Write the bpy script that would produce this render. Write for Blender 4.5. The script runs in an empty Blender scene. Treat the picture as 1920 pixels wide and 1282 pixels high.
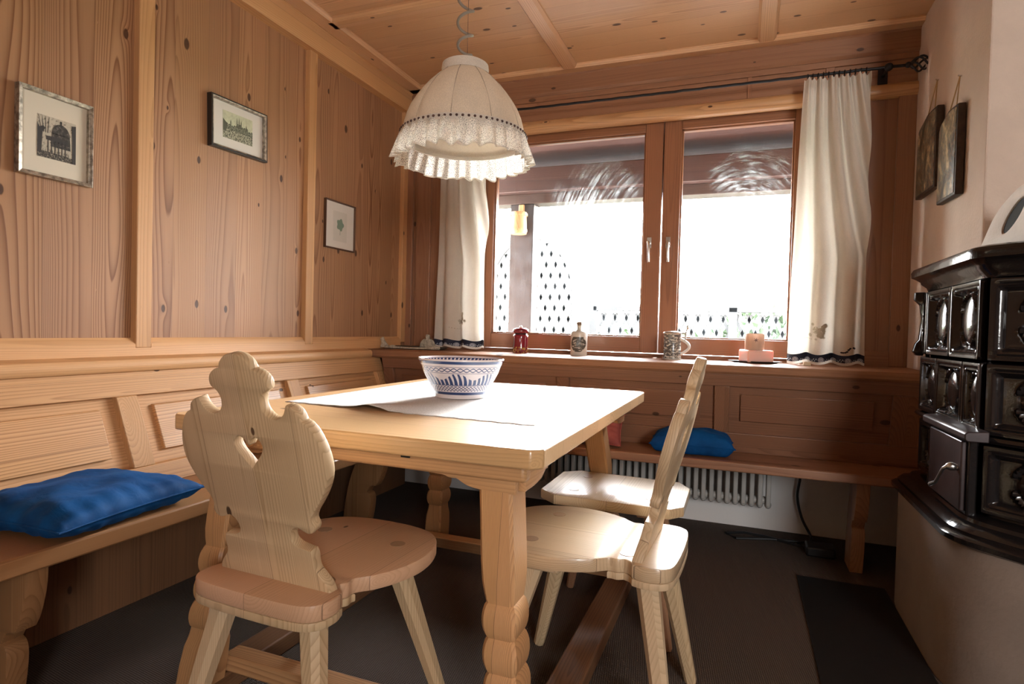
import bpy, bmesh, math, random
from mathutils import Vector, Matrix, Euler
random.seed(7)
PI = math.pi
R = math.radians
S = bpy.context.scene
COL = S.collection

# ------------------------------------------------------------------ camera
cam_d = bpy.data.cameras.new('camera'); cam = bpy.data.objects.new('camera', cam_d); COL.objects.link(cam)
cam_d.sensor_width = 36; cam_d.lens = 21.04; cam_d.clip_start = .02; cam_d.clip_end = 200
fw = Vector((-0.360, 0.933, -0.0214)).normalized()
rt = Vector((0.9325, 0.360, 0.026)); rt = (rt - fw * rt.dot(fw)).normalized()
up = rt.cross(fw)
m = Matrix.Identity(4)
for i in range(3):
    m[i][0] = rt[i]; m[i][1] = up[i]; m[i][2] = -fw[i]
m.translation = (0, 0, 1.0)
cam.matrix_world = m
S.camera = cam

# ------------------------------------------------------------------ view, sky and light
S.view_settings.view_transform = 'Standard'; S.view_settings.look = 'None'
S.view_settings.exposure = 0.0; S.view_settings.gamma = 1.0; S.view_settings.use_curve_mapping = False
SKY = 42.0; GLOW = 400.0
w = bpy.data.worlds.new('sky'); S.world = w; w.use_nodes = True
nt = w.node_tree; nt.nodes.clear()
out = nt.nodes.new('ShaderNodeOutputWorld'); bg = nt.nodes.new('ShaderNodeBackground')
tc = nt.nodes.new('ShaderNodeTexCoord'); sx = nt.nodes.new('ShaderNodeSeparateXYZ'); rp = nt.nodes.new('ShaderNodeValToRGB')
nt.links.new(tc.outputs['Generated'], sx.inputs[0]); nt.links.new(sx.outputs['Z'], rp.inputs[0])
rp.color_ramp.elements[0].position = 0.0; rp.color_ramp.elements[0].color = (1.0, .97, .93, 1)
rp.color_ramp.elements[1].position = 0.8; rp.color_ramp.elements[1].color = (.80, .90, 1.0, 1)
nt.links.new(rp.outputs[0], bg.inputs['Color']); bg.inputs['Strength'].default_value = SKY
# hazy low sun: a broad bright patch of the sky, 18 degrees up beyond the window
SUN = Vector((-.06, math.cos(R(18)), math.sin(R(18)))).normalized()
dt = nt.nodes.new('ShaderNodeVectorMath'); dt.operation = 'DOT_PRODUCT'; nt.links.new(tc.outputs['Generated'], dt.inputs[0]); dt.inputs[1].default_value = SUN
m1 = nt.nodes.new('ShaderNodeMath'); m1.operation = 'SUBTRACT'; nt.links.new(dt.outputs['Value'], m1.inputs[0]); m1.inputs[1].default_value = 1.0
m2 = nt.nodes.new('ShaderNodeMath'); m2.operation = 'MULTIPLY'; nt.links.new(m1.outputs[0], m2.inputs[0]); m2.inputs[1].default_value = 42.0
m3 = nt.nodes.new('ShaderNodeMath'); m3.operation = 'EXPONENT'; nt.links.new(m2.outputs[0], m3.inputs[0])
m4 = nt.nodes.new('ShaderNodeMath'); m4.operation = 'MULTIPLY_ADD'; nt.links.new(m3.outputs[0], m4.inputs[0]); m4.inputs[1].default_value = GLOW; m4.inputs[2].default_value = SKY
nt.links.new(m4.outputs[0], bg.inputs['Strength'])
nt.links.new(bg.outputs[0], out.inputs[0])

def portal(name, loc, rot, sx_, sy_):
    l = bpy.data.lights.new(name, 'AREA'); l.shape = 'RECTANGLE'; l.size = sx_; l.size_y = sy_
    l.cycles.is_portal = True
    o = bpy.data.objects.new(name, l); COL.objects.link(o); o.location = loc; o.rotation_euler = rot
portal('window_portal', (-.62, 3.46, 1.54), (R(-90), 0, 0), 1.8, 1.3)
REAR = (1.48, 2.44, 1.05, 2.12)      # unseen opening behind the camera, added, sized and placed for fill light
portal('rear_fill_portal', ((REAR[0]+REAR[1])/2, -2.25, (REAR[2]+REAR[3])/2), (R(90), 0, 0), REAR[1]-REAR[0], REAR[3]-REAR[2])

# ------------------------------------------------------------------ node helpers
class NT:
    def __init__(s, tree): s.t = tree
    def n(s, k, **kw):
        x = s.t.nodes.new(k)
        for a, b in kw.items(): setattr(x, a, b)
        return x
    def l(s, a, b): s.t.links.new(a, b)
    def put(s, sock, v):
        if isinstance(v, bpy.types.NodeSocket): s.l(v, sock)
        elif v is not None:
            if hasattr(sock.default_value, '__len__') and not hasattr(v, '__len__'): v = (v,) * len(sock.default_value)
            sock.default_value = v
    def m(s, op, a, b=None, c=None, clamp=False):
        x = s.n('ShaderNodeMath', operation=op, use_clamp=clamp)
        s.put(x.inputs[0], a)
        if b is not None: s.put(x.inputs[1], b)
        if c is not None: s.put(x.inputs[2], c)
        return x.outputs[0]
    def comb(s, a, b, c):
        x = s.n('ShaderNodeCombineXYZ')
        for i, v in enumerate((a, b, c)): s.put(x.inputs[i], v)
        return x.outputs[0]
    def sep(s, v):
        x = s.n('ShaderNodeSeparateXYZ'); s.l(v, x.inputs[0]); return x.outputs
    def mix(s, f, a, b, mode='MIX'):
        x = s.n('ShaderNodeMix', data_type='RGBA', blend_type=mode)
        s.put(x.inputs[0], f); s.put(x.inputs[6], a); s.put(x.inputs[7], b); return x.outputs[2]
    def noise(s, v, scale=5, detail=2, rough=.5, dist=0):
        x = s.n('ShaderNodeTexNoise'); s.l(v, x.inputs['Vector']); x.inputs['Scale'].default_value = scale
        x.inputs['Detail'].default_value = detail; x.inputs['Roughness'].default_value = rough; x.inputs['Distortion'].default_value = dist
        return x.outputs[0]
    def ss(s, v, lo, hi):
        x = s.n('ShaderNodeMapRange', interpolation_type='SMOOTHSTEP')
        s.put(x.inputs[0], v); s.put(x.inputs[1], lo); s.put(x.inputs[2], hi); s.put(x.inputs[3], 0.0); s.put(x.inputs[4], 1.0)
        return x.outputs[0]

def c4(c): return tuple(c) + (1,)

def new_mat(name):
    mt = bpy.data.materials.new(name); mt.use_nodes = True
    t = NT(mt.node_tree); b = mt.node_tree.nodes['Principled BSDF']
    return mt, t, b

def mat(name, color, rough=.5, metal=0, noise=None, bump=None, spec=.5, coat=0):
    """plain material with an optional (scale, amount) mottling and (scale, strength) bump"""
    mt, t, b = new_mat(name)
    tcn = t.n('ShaderNodeTexCoord').outputs['Object']
    b.inputs['Roughness'].default_value = rough; b.inputs['Metallic'].default_value = metal
    b.inputs['Specular IOR Level'].default_value = spec; b.inputs['Coat Weight'].default_value = coat
    b.inputs['Base Color'].default_value = c4(color)
    if noise:
        f = t.noise(tcn, noise[0], 4, .6)
        t.l(t.mix(t.ss(f, .3, .7), c4([x * (1 - noise[1]) for x in color]), c4([min(1, x * (1 + noise[1])) for x in color])), b.inputs['Base Color'])
    if bump:
        bp = t.n('ShaderNodeBump'); bp.inputs['Strength'].default_value = bump[1]; bp.inputs['Distance'].default_value = bump[2] if len(bump) > 2 else .003
        t.l(t.noise(tcn, bump[0], 5, .6), bp.inputs['Height']); t.l(bp.outputs[0], b.inputs['Normal'])
    return mt

# timber as a solid: growth rings around a pith, boards, knots, fibres
def pine_group():
    g = bpy.data.node_groups.new('pine_timber', 'ShaderNodeTree')
    for nm, ty, dv in (('Vector', 'NodeSocketVector', None), ('Board', 'NodeSocketFloat', .18), ('Rings', 'NodeSocketFloat', 150.), ('Knots', 'NodeSocketFloat', .5), ('Light', 'NodeSocketColor', None), ('Dark', 'NodeSocketColor', None), ('Contrast', 'NodeSocketFloat', .6), ('Warp', 'NodeSocketFloat', 1.)):
        so = g.interface.new_socket(nm, in_out='INPUT', socket_type=ty)
        if dv is not None: so.default_value = dv
    g.interface.new_socket('Color', in_out='OUTPUT', socket_type='NodeSocketColor')
    g.interface.new_socket('Height', in_out='OUTPUT', socket_type='NodeSocketFloat')
    t = NT(g); gi = t.n('NodeGroupInput').outputs; go = t.n('NodeGroupOutput')
    A, D, G = t.sep(gi['Vector'])[:3]
    pw = gi['Board']
    q = t.m('DIVIDE', A, pw); idx = t.m('FLOOR', q)
    wn = t.n('ShaderNodeTexWhiteNoise', noise_dimensions='1D'); t.l(t.m('MULTIPLY_ADD', idx, 7.31, .37), wn.inputs['W'])
    r_, g_, b_ = t.sep(wn.outputs['Color'])[:3]
    a = t.m('SUBTRACT', A, t.m('MULTIPLY', t.m('ADD', idx, .5), pw))
    a = t.m('ADD', a, t.m('MULTIPLY', t.m('SUBTRACT', r_, .5), t.m('MULTIPLY', pw, .9)))
    # the trunk repeats every 22 cm through the depth so that every face is cut near a pith
    dw = t.m('MULTIPLY', t.m('SUBTRACT', t.m('FRACT', t.m('DIVIDE', t.m('ADD', D, 4.03), .22)), .5), .22)
    d = t.m('ADD', dw, t.m('MULTIPLY', t.m('SUBTRACT', g_, .5), .10))
    off = t.m('MULTIPLY', b_, 37.)
    lv = t.comb(t.m('MULTIPLY_ADD', A, 2.2, off), t.m('MULTIPLY', D, 2.2), t.m('MULTIPLY_ADD', G, .55, off))
    nz = t.n('ShaderNodeTexNoise'); t.l(lv, nz.inputs['Vector']); nz.inputs['Scale'].default_value = 1.; nz.inputs['Detail'].default_value = 2.
    n1, n2, n3 = t.sep(nz.outputs['Color'])[:3]
    a = t.m('ADD', a, t.m('MULTIPLY', t.m('SUBTRACT', n1, .5), t.m('MULTIPLY', gi['Warp'], .045)))
    d = t.m('ADD', d, t.m('MULTIPLY', t.m('SUBTRACT', n2, .5), t.m('MULTIPLY', gi['Warp'], .10)))
    kv = t.n('ShaderNodeTexVoronoi', voronoi_dimensions='2D'); kv.inputs['Scale'].default_value = 1.
    t.l(t.comb(t.m('MULTIPLY_ADD', A, 6.5, t.m('MULTIPLY', D, 1.5)), t.m('MULTIPLY', G, 3.4), 0.), kv.inputs['Vector'])
    kd = kv.outputs['Distance']; kc = t.sep(kv.outputs['Color'])
    kr = t.m('MULTIPLY', t.m('MULTIPLY_ADD', kc[1], .055, .022), t.m('GREATER_THAN', gi['Knots'], kc[0]))
    knot = t.m('SUBTRACT', 1., t.ss(t.m('DIVIDE', kd, t.m('ADD', kr, .0001)), .75, 1.15))
    halo = t.m('MULTIPLY', t.m('EXPONENT', t.m('MULTIPLY', t.m('DIVIDE', kd, t.m('ADD', kr, .004)), -.9)), .010)
    rr = t.m('SQRT', t.m('ADD', t.m('MULTIPLY', a, a), t.m('MULTIPLY', d, d)))
    fb = t.noise(t.comb(t.m('MULTIPLY', A, 240.), t.m('MULTIPLY', D, 240.), t.m('MULTIPLY', G, 5.)), 1., 2)
    wob = t.noise(t.comb(t.m('MULTIPLY', A, 14.), t.m('MULTIPLY', D, 14.), t.m('MULTIPLY', G, 1.2)), 1., 2)
    rr = t.m('ADD', rr, halo); rr = t.m('ADD', rr, t.m('MULTIPLY', wob, .0035))
    # ring widths vary through the trunk
    rr = t.m('ADD', rr, t.m('MULTIPLY', t.m('SINE', t.m('MULTIPLY', rr, 70.)), .006))
    ph = t.m('FRACT', t.m('MULTIPLY', rr, gi['Rings']))
    prof = t.m('MULTIPLY', t.m('POWER', ph, 2.6), t.m('SUBTRACT', 1., t.ss(ph, .9, 1.)))
    f = t.m('MULTIPLY', t.m('MULTIPLY', prof, gi['Contrast']), t.m('MULTIPLY_ADD', b_, .9, .75))
    f = t.m('ADD', f, t.m('MULTIPLY', t.m('SUBTRACT', fb, .5), .30), clamp=True)
    col = t.mix(f, gi['Light'], gi['Dark'])
    tint = t.m('MULTIPLY_ADD', t.m('SUBTRACT', g_, .5), .14, 1.)
    blotch = t.m('MULTIPLY_ADD', t.m('SUBTRACT', n3, .5), .28, 1.)
    tt = t.m('MULTIPLY', tint, blotch)
    col = t.mix(1., col, t.comb(tt, tt, t.m('MULTIPLY_ADD', r_, -.06, tt)), 'MULTIPLY')
    col = t.mix(t.m('MULTIPLY', knot, .88), col, (.045, .018, .010, 1))
    seam = t.m('LESS_THAN', t.m('ABSOLUTE', t.m('SUBTRACT', t.m('FRACT', q), .0)), t.m('DIVIDE', .0012, pw))
    col = t.mix(t.m('MULTIPLY', seam, .6), col, (.10, .05, .025, 1))
    t.l(col, go.inputs['Color'])
    t.l(t.m('SUBTRACT', t.m('MULTIPLY', prof, .6), t.m('ADD', seam, knot)), go.inputs['Height'])
    return g
PG = pine_group()
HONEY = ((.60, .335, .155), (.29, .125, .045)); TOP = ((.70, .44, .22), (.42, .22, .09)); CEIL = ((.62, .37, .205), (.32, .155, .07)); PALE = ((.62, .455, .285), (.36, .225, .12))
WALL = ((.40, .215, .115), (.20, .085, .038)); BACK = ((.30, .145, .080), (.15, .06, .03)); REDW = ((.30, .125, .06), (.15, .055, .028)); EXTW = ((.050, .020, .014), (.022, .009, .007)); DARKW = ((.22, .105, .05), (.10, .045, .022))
_woods = {}
def wood(col, axes='xyz', board=.18, rings=150., knots=.45, rough=.36, contrast=.6, spec=.5, coat=0, warp=1.):
    """axes: which object axis is (across the boards, through them, along the grain)"""
    key = (col, axes, board, rings, knots, rough, contrast, spec, coat, warp)
    if key in _woods: return _woods[key]
    mt, t, b = new_mat('pine_wood')
    s = dict(zip('xyz', t.sep(t.n('ShaderNodeTexCoord').outputs['Object'])))
    gr = t.n('ShaderNodeGroup'); gr.node_tree = PG
    t.l(t.comb(s[axes[0]], s[axes[1]], s[axes[2]]), gr.inputs['Vector'])
    for k, v in (('Board', board), ('Rings', rings), ('Knots', knots), ('Contrast', contrast), ('Warp', warp), ('Light', c4(col[0])), ('Dark', c4(col[1]))): gr.inputs[k].default_value = v
    t.l(gr.outputs['Color'], b.inputs['Base Color'])
    bp = t.n('ShaderNodeBump'); bp.inputs['Strength'].default_value = .3; bp.inputs['Distance'].default_value = .0012
    t.l(gr.outputs['Height'], bp.inputs['Height']); t.l(bp.outputs[0], b.inputs['Normal'])
    b.inputs['Roughness'].default_value = rough; b.inputs['Specular IOR Level'].default_value = spec
    b.inputs['Coat Weight'].default_value = coat; b.inputs['Coat Roughness'].default_value = .15
    _woods[key] = mt
    return mt

# ------------------------------------------------------------------ mesh helpers
class MB:
    def __init__(s): s.b = bmesh.new()
    def box(s, x0, x1, y0, y1, z0, z1):
        v = [s.b.verts.new(p) for p in ((x0,y0,z0),(x1,y0,z0),(x1,y1,z0),(x0,y1,z0),(x0,y0,z1),(x1,y0,z1),(x1,y1,z1),(x0,y1,z1))]
        for f in ((0,3,2,1),(4,5,6,7),(0,1,5,4),(1,2,6,5),(2,3,7,6),(3,0,4,7)): s.b.faces.new([v[i] for i in f])
        return s
    def loft(s, rings, cap=True, closed=True):
        vs = [[s.b.verts.new(p) for p in r] for r in rings]; n = len(vs[0])
        for a, b in zip(vs, vs[1:]):
            for i in range(n if closed else n - 1): s.b.faces.new((a[i], a[(i+1) % n], b[(i+1) % n], b[i]))
        if cap:
            s.b.faces.new(vs[0][::-1]); s.b.faces.new(vs[-1])
        return s
    def lathe(s, prof, c=(0,0,0), n=48, cap=False):
        rings = [[(c[0] + r*math.cos(2*PI*i/n), c[1] + r*math.sin(2*PI*i/n), c[2] + z) for i in range(n)] for r, z in prof]
        return s.loft(rings, cap)
    def tube(s, pts, r, n=10, cap=True):
        pts = [Vector(p) for p in pts]; rings = []
        tan0 = (pts[1] - pts[0]).normalized(); u = tan0.orthogonal().normalized()
        for i, p in enumerate(pts):
            t_ = (pts[min(i+1, len(pts)-1)] - pts[max(i-1, 0)]).normalized()
            u = (u - t_ * u.dot(t_)).normalized(); v = t_.cross(u)
            rad = r[i] if hasattr(r, '__len__') else r
            rings.append([p + (u*math.cos(2*PI*k/n) + v*math.sin(2*PI*k/n))*rad for k in range(n)])
        return s.loft(rings, cap)
    def grid(s, fn, nu, nv):
        vs = [[s.b.verts.new(fn(i/nu, j/nv)) for i in range(nu+1)] for j in range(nv+1)]
        for j in range(nv):
            for i in range(nu): s.b.faces.new((vs[j][i], vs[j][i+1], vs[j+1][i+1], vs[j+1][i]))
        return s
    def sphere(s, c, r, sc=(1,1,1), u=16, v=10):
        mm = Matrix.Translation(c) @ Matrix.Diagonal((r*sc[0], r*sc[1], r*sc[2], 1))
        bmesh.ops.create_uvsphere(s.b, u_segments=u, v_segments=v, radius=1, matrix=mm); return s
    def poly(s, pts):
        s.b.faces.new([s.b.verts.new(p) for p in pts]); return s
    def build(s, name, mt, parent=None, bevel=0, seg=2, smooth=True, solid=0, ang=40):
        me = bpy.data.meshes.new(name)
        bmesh.ops.recalc_face_normals(s.b, faces=s.b.faces)
        if parent is not None and parent.get('world_built'):
            off = -Vector(parent['world_built']); bmesh.ops.translate(s.b, vec=off, verts=s.b.verts)
        s.b.to_mesh(me); s.b.free()
        return link(name, me, mt, parent, bevel, seg, smooth, solid, ang)

def link(name, me, mt, parent=None, bevel=0, seg=2, smooth=True, solid=0, ang=40):
    me.materials.clear(); me.materials.append(mt)
    if smooth:
        me.shade_smooth(); me.set_sharp_from_angle(angle=R(ang))
    o = bpy.data.objects.new(name, me); COL.objects.link(o)
    if parent is not None:
        o.parent = parent
        if parent.get('world_built'): o['world_built'] = list(parent['world_built'])
    if solid:
        md = o.modifiers.new('thickness', 'SOLIDIFY'); md.thickness = solid
    if bevel:
        md = o.modifiers.new('bevel', 'BEVEL'); md.width = bevel; md.segments = seg; md.limit_method = 'ANGLE'; md.angle_limit = R(35)
    return o

def plate(name, loops, thick, xf, mt, parent=None, bevel=.0025):
    """a board cut to an outline (further loops are holes), thickness centred, placed by matrix xf"""
    cu = bpy.data.curves.new(name, 'CURVE'); cu.dimensions = '2D'; cu.fill_mode = 'BOTH'
    cu.extrude = thick/2 - bevel; cu.bevel_depth = bevel; cu.bevel_resolution = 1; cu.offset = -bevel
    for lp in loops:
        sp = cu.splines.new('POLY'); sp.points.add(len(lp)-1); sp.use_cyclic_u = True
        for p, q in zip(sp.points, lp): p.co = (q[0], q[1], 0, 1)
    tmp = bpy.data.objects.new('tmp', cu); COL.objects.link(tmp)
    dg = bpy.context.evaluated_depsgraph_get(); dg.update()
    me = bpy.data.meshes.new_from_object(tmp.evaluated_get(dg)); me.name = name
    bpy.data.objects.remove(tmp); bpy.data.curves.remove(cu)
    me.transform(xf)
    if parent is not None and parent.get('world_built'): me.transform(Matrix.Translation(-Vector(parent['world_built'])))
    b = bmesh.new(); b.from_mesh(me); bmesh.ops.remove_doubles(b, verts=b.verts, dist=1e-5); bmesh.ops.recalc_face_normals(b, faces=b.faces); b.to_mesh(me); b.free()
    return link(name, me, mt, parent, ang=30)

def frame(o, x, y, z):   # matrix with origin o and given local axes
    m_ = Matrix.Identity(4)
    for i in range(3): m_[i][0] = x[i]; m_[i][1] = y[i]; m_[i][2] = z[i]
    m_.translation = o; return m_

def smooth_path(segs, k=5):
    """list of segments (each a list of points, corners kept between segments), Catmull-Rom inside"""
    outp = []
    for sg in segs:
        P = [2*Vector(sg[0]) - Vector(sg[1])] + [Vector(p) for p in sg] + [2*Vector(sg[-1]) - Vector(sg[-2])]
        if len(sg) == 2: pts = [P[1], P[2]]
        else:
            pts = []
            for i in range(1, len(P)-2):
                p0, p1, p2, p3 = P[i-1:i+3]
                for j in range(k):
                    t_ = j/k
                    pts.append(.5*((2*p1) + (-p0+p2)*t_ + (2*p0-5*p1+4*p2-p3)*t_*t_ + (-p0+3*p1-3*p2+p3)*t_**3))
            pts.append(P[-2])
        if outp and (outp[-1]-pts[0]).length < 1e-6: pts = pts[1:]
        outp += pts
    return [(p.x, p.y) for p in outp]
def mirror(half):   # half outline, first and last point on x = 0 or open ends
    h = list(half); mm = [(-x, y) for x, y in reversed(h) if abs(x) > 1e-6]
    return h + mm
def ellipse(cx, cy, rx, ry, n=32, rot=0):
    return [(cx + rx*math.cos(a)*math.cos(rot) - ry*math.sin(a)*math.sin(rot), cy + rx*math.cos(a)*math.sin(rot) + ry*math.sin(a)*math.cos(rot)) for a in [2*PI*i/n for i in range(n)]]

def tag(o, label, cat, group=None, kind=None):
    o['label'] = label; o['category'] = cat
    if group: o['group'] = group
    if kind: o['kind'] = kind
    return o
def thing(name, label, cat, loc=(0,0,0), rz=0, group=None, world=True):
    o = bpy.data.objects.new(name, None); COL.objects.link(o); o.location = loc; o.rotation_euler = (0, 0, rz)
    o.empty_display_size = .1
    if world and not rz: o['world_built'] = list(loc)
    return tag(o, label, cat, group)
def struct(o, label=None):
    o['kind'] = 'structure'
    if label: o['label'] = label
    return o

# ------------------------------------------------------------------ room dimensions (metres; camera stands at the origin)
XL, YB, ZC = -2.0, 3.30, 2.46        # left wall, window wall, ceiling
XR = .72                              # right wall beside the window
YC = 2.39                             # chimney breast face
YR, XRR = -2.2, 2.5                   # wall behind the camera, far right wall

plaster = mat('rough_plaster', (.60, .49, .41), .9, noise=(6, .05), bump=(90, .6, .004))
whitewall = mat('white_wall', (.80, .77, .74), .9, bump=(60, .3, .002))
carpet_m, t, b = new_mat('woven_carpet')
s_ = t.sep(t.n('ShaderNodeTexCoord').outputs['Object'])
wx = t.m('SINE', t.m('MULTIPLY', t.m('ADD', s_[0], s_[1]), 560.)); wy = t.m('SINE', t.m('MULTIPLY', t.m('SUBTRACT', s_[0], s_[1]), 420.))
wv = t.m('MULTIPLY_ADD', t.m('MULTIPLY', wx, wy), .5, .5)
nb = t.noise(t.comb(s_[0], s_[1], s_[2]), 3., 3)
cc = t.mix(wv, (.050, .039, .032, 1), (.165, .130, .112, 1)); cc = t.mix(t.m('MULTIPLY', nb, .35), cc, (.10, .065, .045, 1))
t.l(cc, b.inputs['Base Color']); b.inputs['Roughness'].default_value = 1.; b.inputs['Specular IOR Level'].default_value = .1
bp = t.n('ShaderNodeBump'); bp.inputs['Strength'].default_value = .8; bp.inputs['Distance'].default_value = .003; t.l(wv, bp.inputs['Height']); t.l(bp.outputs[0], b.inputs['Normal'])

struct(MB().box(XL-.1, XRR+.1, YR-.1, YB+.2, -.1, 0).build('floor', carpet_m, smooth=False), 'grey brown woven carpet floor')
ceil_m = wood(CEIL, 'yzx', .145, 190, .75, .42, .5)
ceil_o = struct(MB().box(XL-.1, XRR+.1, YR-.1, YB+.2, ZC, ZC+.1).build('ceiling', ceil_m, smooth=False), 'pine board ceiling')
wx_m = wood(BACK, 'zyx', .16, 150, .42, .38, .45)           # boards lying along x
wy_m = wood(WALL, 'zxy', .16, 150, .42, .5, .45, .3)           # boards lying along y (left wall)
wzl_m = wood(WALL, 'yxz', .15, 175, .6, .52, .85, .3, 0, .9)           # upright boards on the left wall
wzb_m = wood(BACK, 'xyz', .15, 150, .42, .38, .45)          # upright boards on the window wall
hx_m = wood(HONEY, 'zyx', .2, 150, .35, .36, .5); hy_m = wood(HONEY, 'zxy', .2, 150, .35, .5, .5, .3); hz_m = wood(HONEY, 'yxz', .12, 190, .2, .5, .45, .3, 0, .4)
hxc_m = wood(CEIL, 'yzx', .2, 150, .3, .36, .5); hyc_m = wood(CEIL, 'xzy', .2, 150, .3, .36, .5)

# left wall: upright panels, frame of stiles and rails
wl = struct(MB().box(XL-.15, XL-.02, YR-.1, YB+.2, 0, ZC).build('wall_left', wzl_m, smooth=False), 'pine panelled wall on the left')
SX = XL + .006
for y0, y1 in ((1.488, 1.548), (2.361, 2.418), (3.235, YB), (.45, .51), (-.6, -.54)):
    MB().box(XL-.03, SX, y0, y1, .90, 2.36).build('stile', hz_m, wl, .003)
for (y0, y1) in ((-2.2, -.6), (-.54, .45), (.51, 1.488), (1.548, 2.361), (2.418, 3.235)):
    MB().loft([[(XL-.03, y, .86), (SX, y, .86), (SX, y, .912), (XL-.012, y, .935), (XL-.03, y, .935)] for y in (y0, y1)]).build('bottom_rail', hy_m, wl)
MB().box(XL-.03, XL-.002, YR, YB, 2.335, 2.36).build('top_rail', hy_m, wl, .003)
MB().loft([[(XL-.03, y, .815), (XL+.055, y, .822), (XL+.062, y, .832), (XL+.062, y, .852), (XL+.055, y, .862), (XL+.012, y, .872), (SX, y, .90), (XL-.03, y, .90)] for y in (YR, 2.85)]).build('ledge', hy_m, wl)
MB().loft([[(XL-.03, y, ZC), (XL-.03, y, 2.325), (XL+.028, y, 2.325), (XL+.034, y, 2.333), (XL+.034, y, 2.43), (XL+.045, y, 2.436), (XL+.045, y, ZC)] for y in (YR, YB)]).build('crown_beam', hy_m, wl)

# window wall with its opening
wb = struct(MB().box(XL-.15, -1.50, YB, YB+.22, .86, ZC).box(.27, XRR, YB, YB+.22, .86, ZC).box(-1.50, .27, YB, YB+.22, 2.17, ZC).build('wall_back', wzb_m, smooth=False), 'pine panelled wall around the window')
YF = YB - .018
for x0, x1 in ((XL, XL+.045), (XL+.07, XL+.17), (-1.56, -1.50), (.27, .34), (.645, XR)):
    MB().box(x0, x1, YF, YB+.01, .868, 2.2).build('stile', wzb_m, wb, .003)
MB().box(XL, XR, YF-.002, YB+.01, 2.31, 2.35).build('frieze', wx_m, wb, .002)
MB().box(XL, XR, YF+.008, YB+.01, 2.18, 2.31).build('lintel_board', wx_m, wb, .002)
for x0, x1 in ((-1.9, -1.86), (-.02, .0), (.335, .375)):
    MB().box(x0, x1, YF+.001, YB+.01, 2.18, 2.31).build('lintel_stile', wzb_m, wb, .002)
MB().loft([[(x, YB+.01, 2.205)] + [(x, YF + .012 - .03*math.sin(a), 2.17 + .035*math.cos(a)) for a in [PI*k/10 for k in range(11)]] + [(x, YB+.01, 2.135)] for x in (XL, XR)]).build('half_round_moulding', hx_m, wb)
MB().loft([[(x, YB, ZC), (x, YF-.06, ZC), (x, YF-.06, 2.448), (x, YF-.03, 2.44), (x, YF-.02, 2.43), (x, YF-.02, 2.35), (x, YF-.008, 2.338), (x, YB, 2.338)] for x in (XL, XR)]).build('crown_beam', wx_m, wb)
for x0, x1 in ((XL+.17, -1.56), (.34, .645)):
    MB().loft([[(x, YB+.01, .868), (x, YF, .868), (x, YF, .925), (x, YB+.002, .94)] for x in (x0, x1)]).build('bottom_rail', wx_m, wb)
# plain wall below the window, behind the heater
struct(MB().box(XL-.15, XRR, 3.35, 3.52, 0, .86).build('wall_lower', whitewall, smooth=False), 'white wall under the bench')
dkw = wood(DARKW, 'xyz', .15, 140, .3, .5, .5)
# right wall and chimney breast, room behind the camera
struct(MB().box(XR, XRR+.1, YC, YB+.2, 0, ZC).build('wall_right', plaster, smooth=False, bevel=.006), 'pinkish rough plaster wall and chimney corner')
struct(MB().box(XRR, XRR+.1, YR-.1, YC+.1, 0, ZC).build('wall_far_right', dkw, smooth=False))
a0, a1, z0, z1 = REAR
struct(MB().box(XL-.1, a0, YR-.15, YR, 0, ZC).box(a1, XRR+.1, YR-.15, YR, 0, ZC).box(a0, a1, YR-.15, YR, 0, z0).box(a0, a1, YR-.15, YR, z1, ZC).build('wall_rear', dkw, smooth=False))
# ceiling battens
def batten(ax, c, w_, a, b_, nm='batten'):
    if ax == 'x': prof = [(c-w_/2, ZC+.005), (c-w_/2, ZC-.008), (c-w_/2+.012, ZC-.022), (c+w_/2-.012, ZC-.022), (c+w_/2, ZC-.008), (c+w_/2, ZC+.005)]; rings = [[(p, y, z) for p, z in prof] for y in (a, b_)]
    else: prof = [(c-w_/2, ZC+.005), (c-w_/2, ZC-.008), (c-w_/2+.012, ZC-.022), (c+w_/2-.012, ZC-.022), (c+w_/2, ZC-.008), (c+w_/2, ZC+.005)]; rings = [[(x, p, z) for p, z in prof] for x in (a, b_)]
    return MB().loft(rings).build(nm, hyc_m if ax == 'x' else hxc_m, ceil_o)
batten('x', -.937, .085, YR, 3.195); batten('x', .062, .085, YR, 3.195); batten('x', 1.1, .085, YR, 2.39)
for y in (2.40, 1.35, .3, -.75): batten('y', y, .085, XL+.1, XRR)
batten('x', XL+.085, .10, YR, 3.25, 'edge_batten'); batten('y', 3.225, .075, XL+.04, XR, 'edge_batten')

# ------------------------------------------------------------------ window
win = bpy.data.objects.new('window_1', None); COL.objects.link(win); struct(win, 'brown wooden double window over the bench')
red_z = wood(REDW, 'xyz', .3, 130, .1, .34, .4); red_x = wood(REDW, 'zyx', .3, 130, .1, .34, .4)
YW = 3.36
fr = MB()
fr.box(-1.53, -1.475, YW-.01, YW+.09, .862, 2.20); fr.box(.255, .30, YW-.01, YW+.09, .862, 2.20)
fr.build('window_frame', red_z, win, .003)
MB().box(-1.475, .255, YW-.01, YW+.09, 2.165, 2.20).box(-1.475, .255, YW-.01, YW+.09, .862, .885).build('window_frame', red_x, win, .003)
glass, t, b = new_mat('dusty_glass')
t.t.nodes.remove(b); mo = [n for n in t.t.nodes if n.type == 'OUTPUT_MATERIAL'][0]
oc = t.n('ShaderNodeTexCoord').outputs['Object']; s_ = t.sep(oc)
tr = t.n('ShaderNodeBsdfTransparent'); gl = t.n('ShaderNodeBsdfGlossy'); gl.inputs['Roughness'].default_value = .02
lw = t.n('ShaderNodeFresnel'); lw.inputs['IOR'].default_value = 1.45
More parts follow.
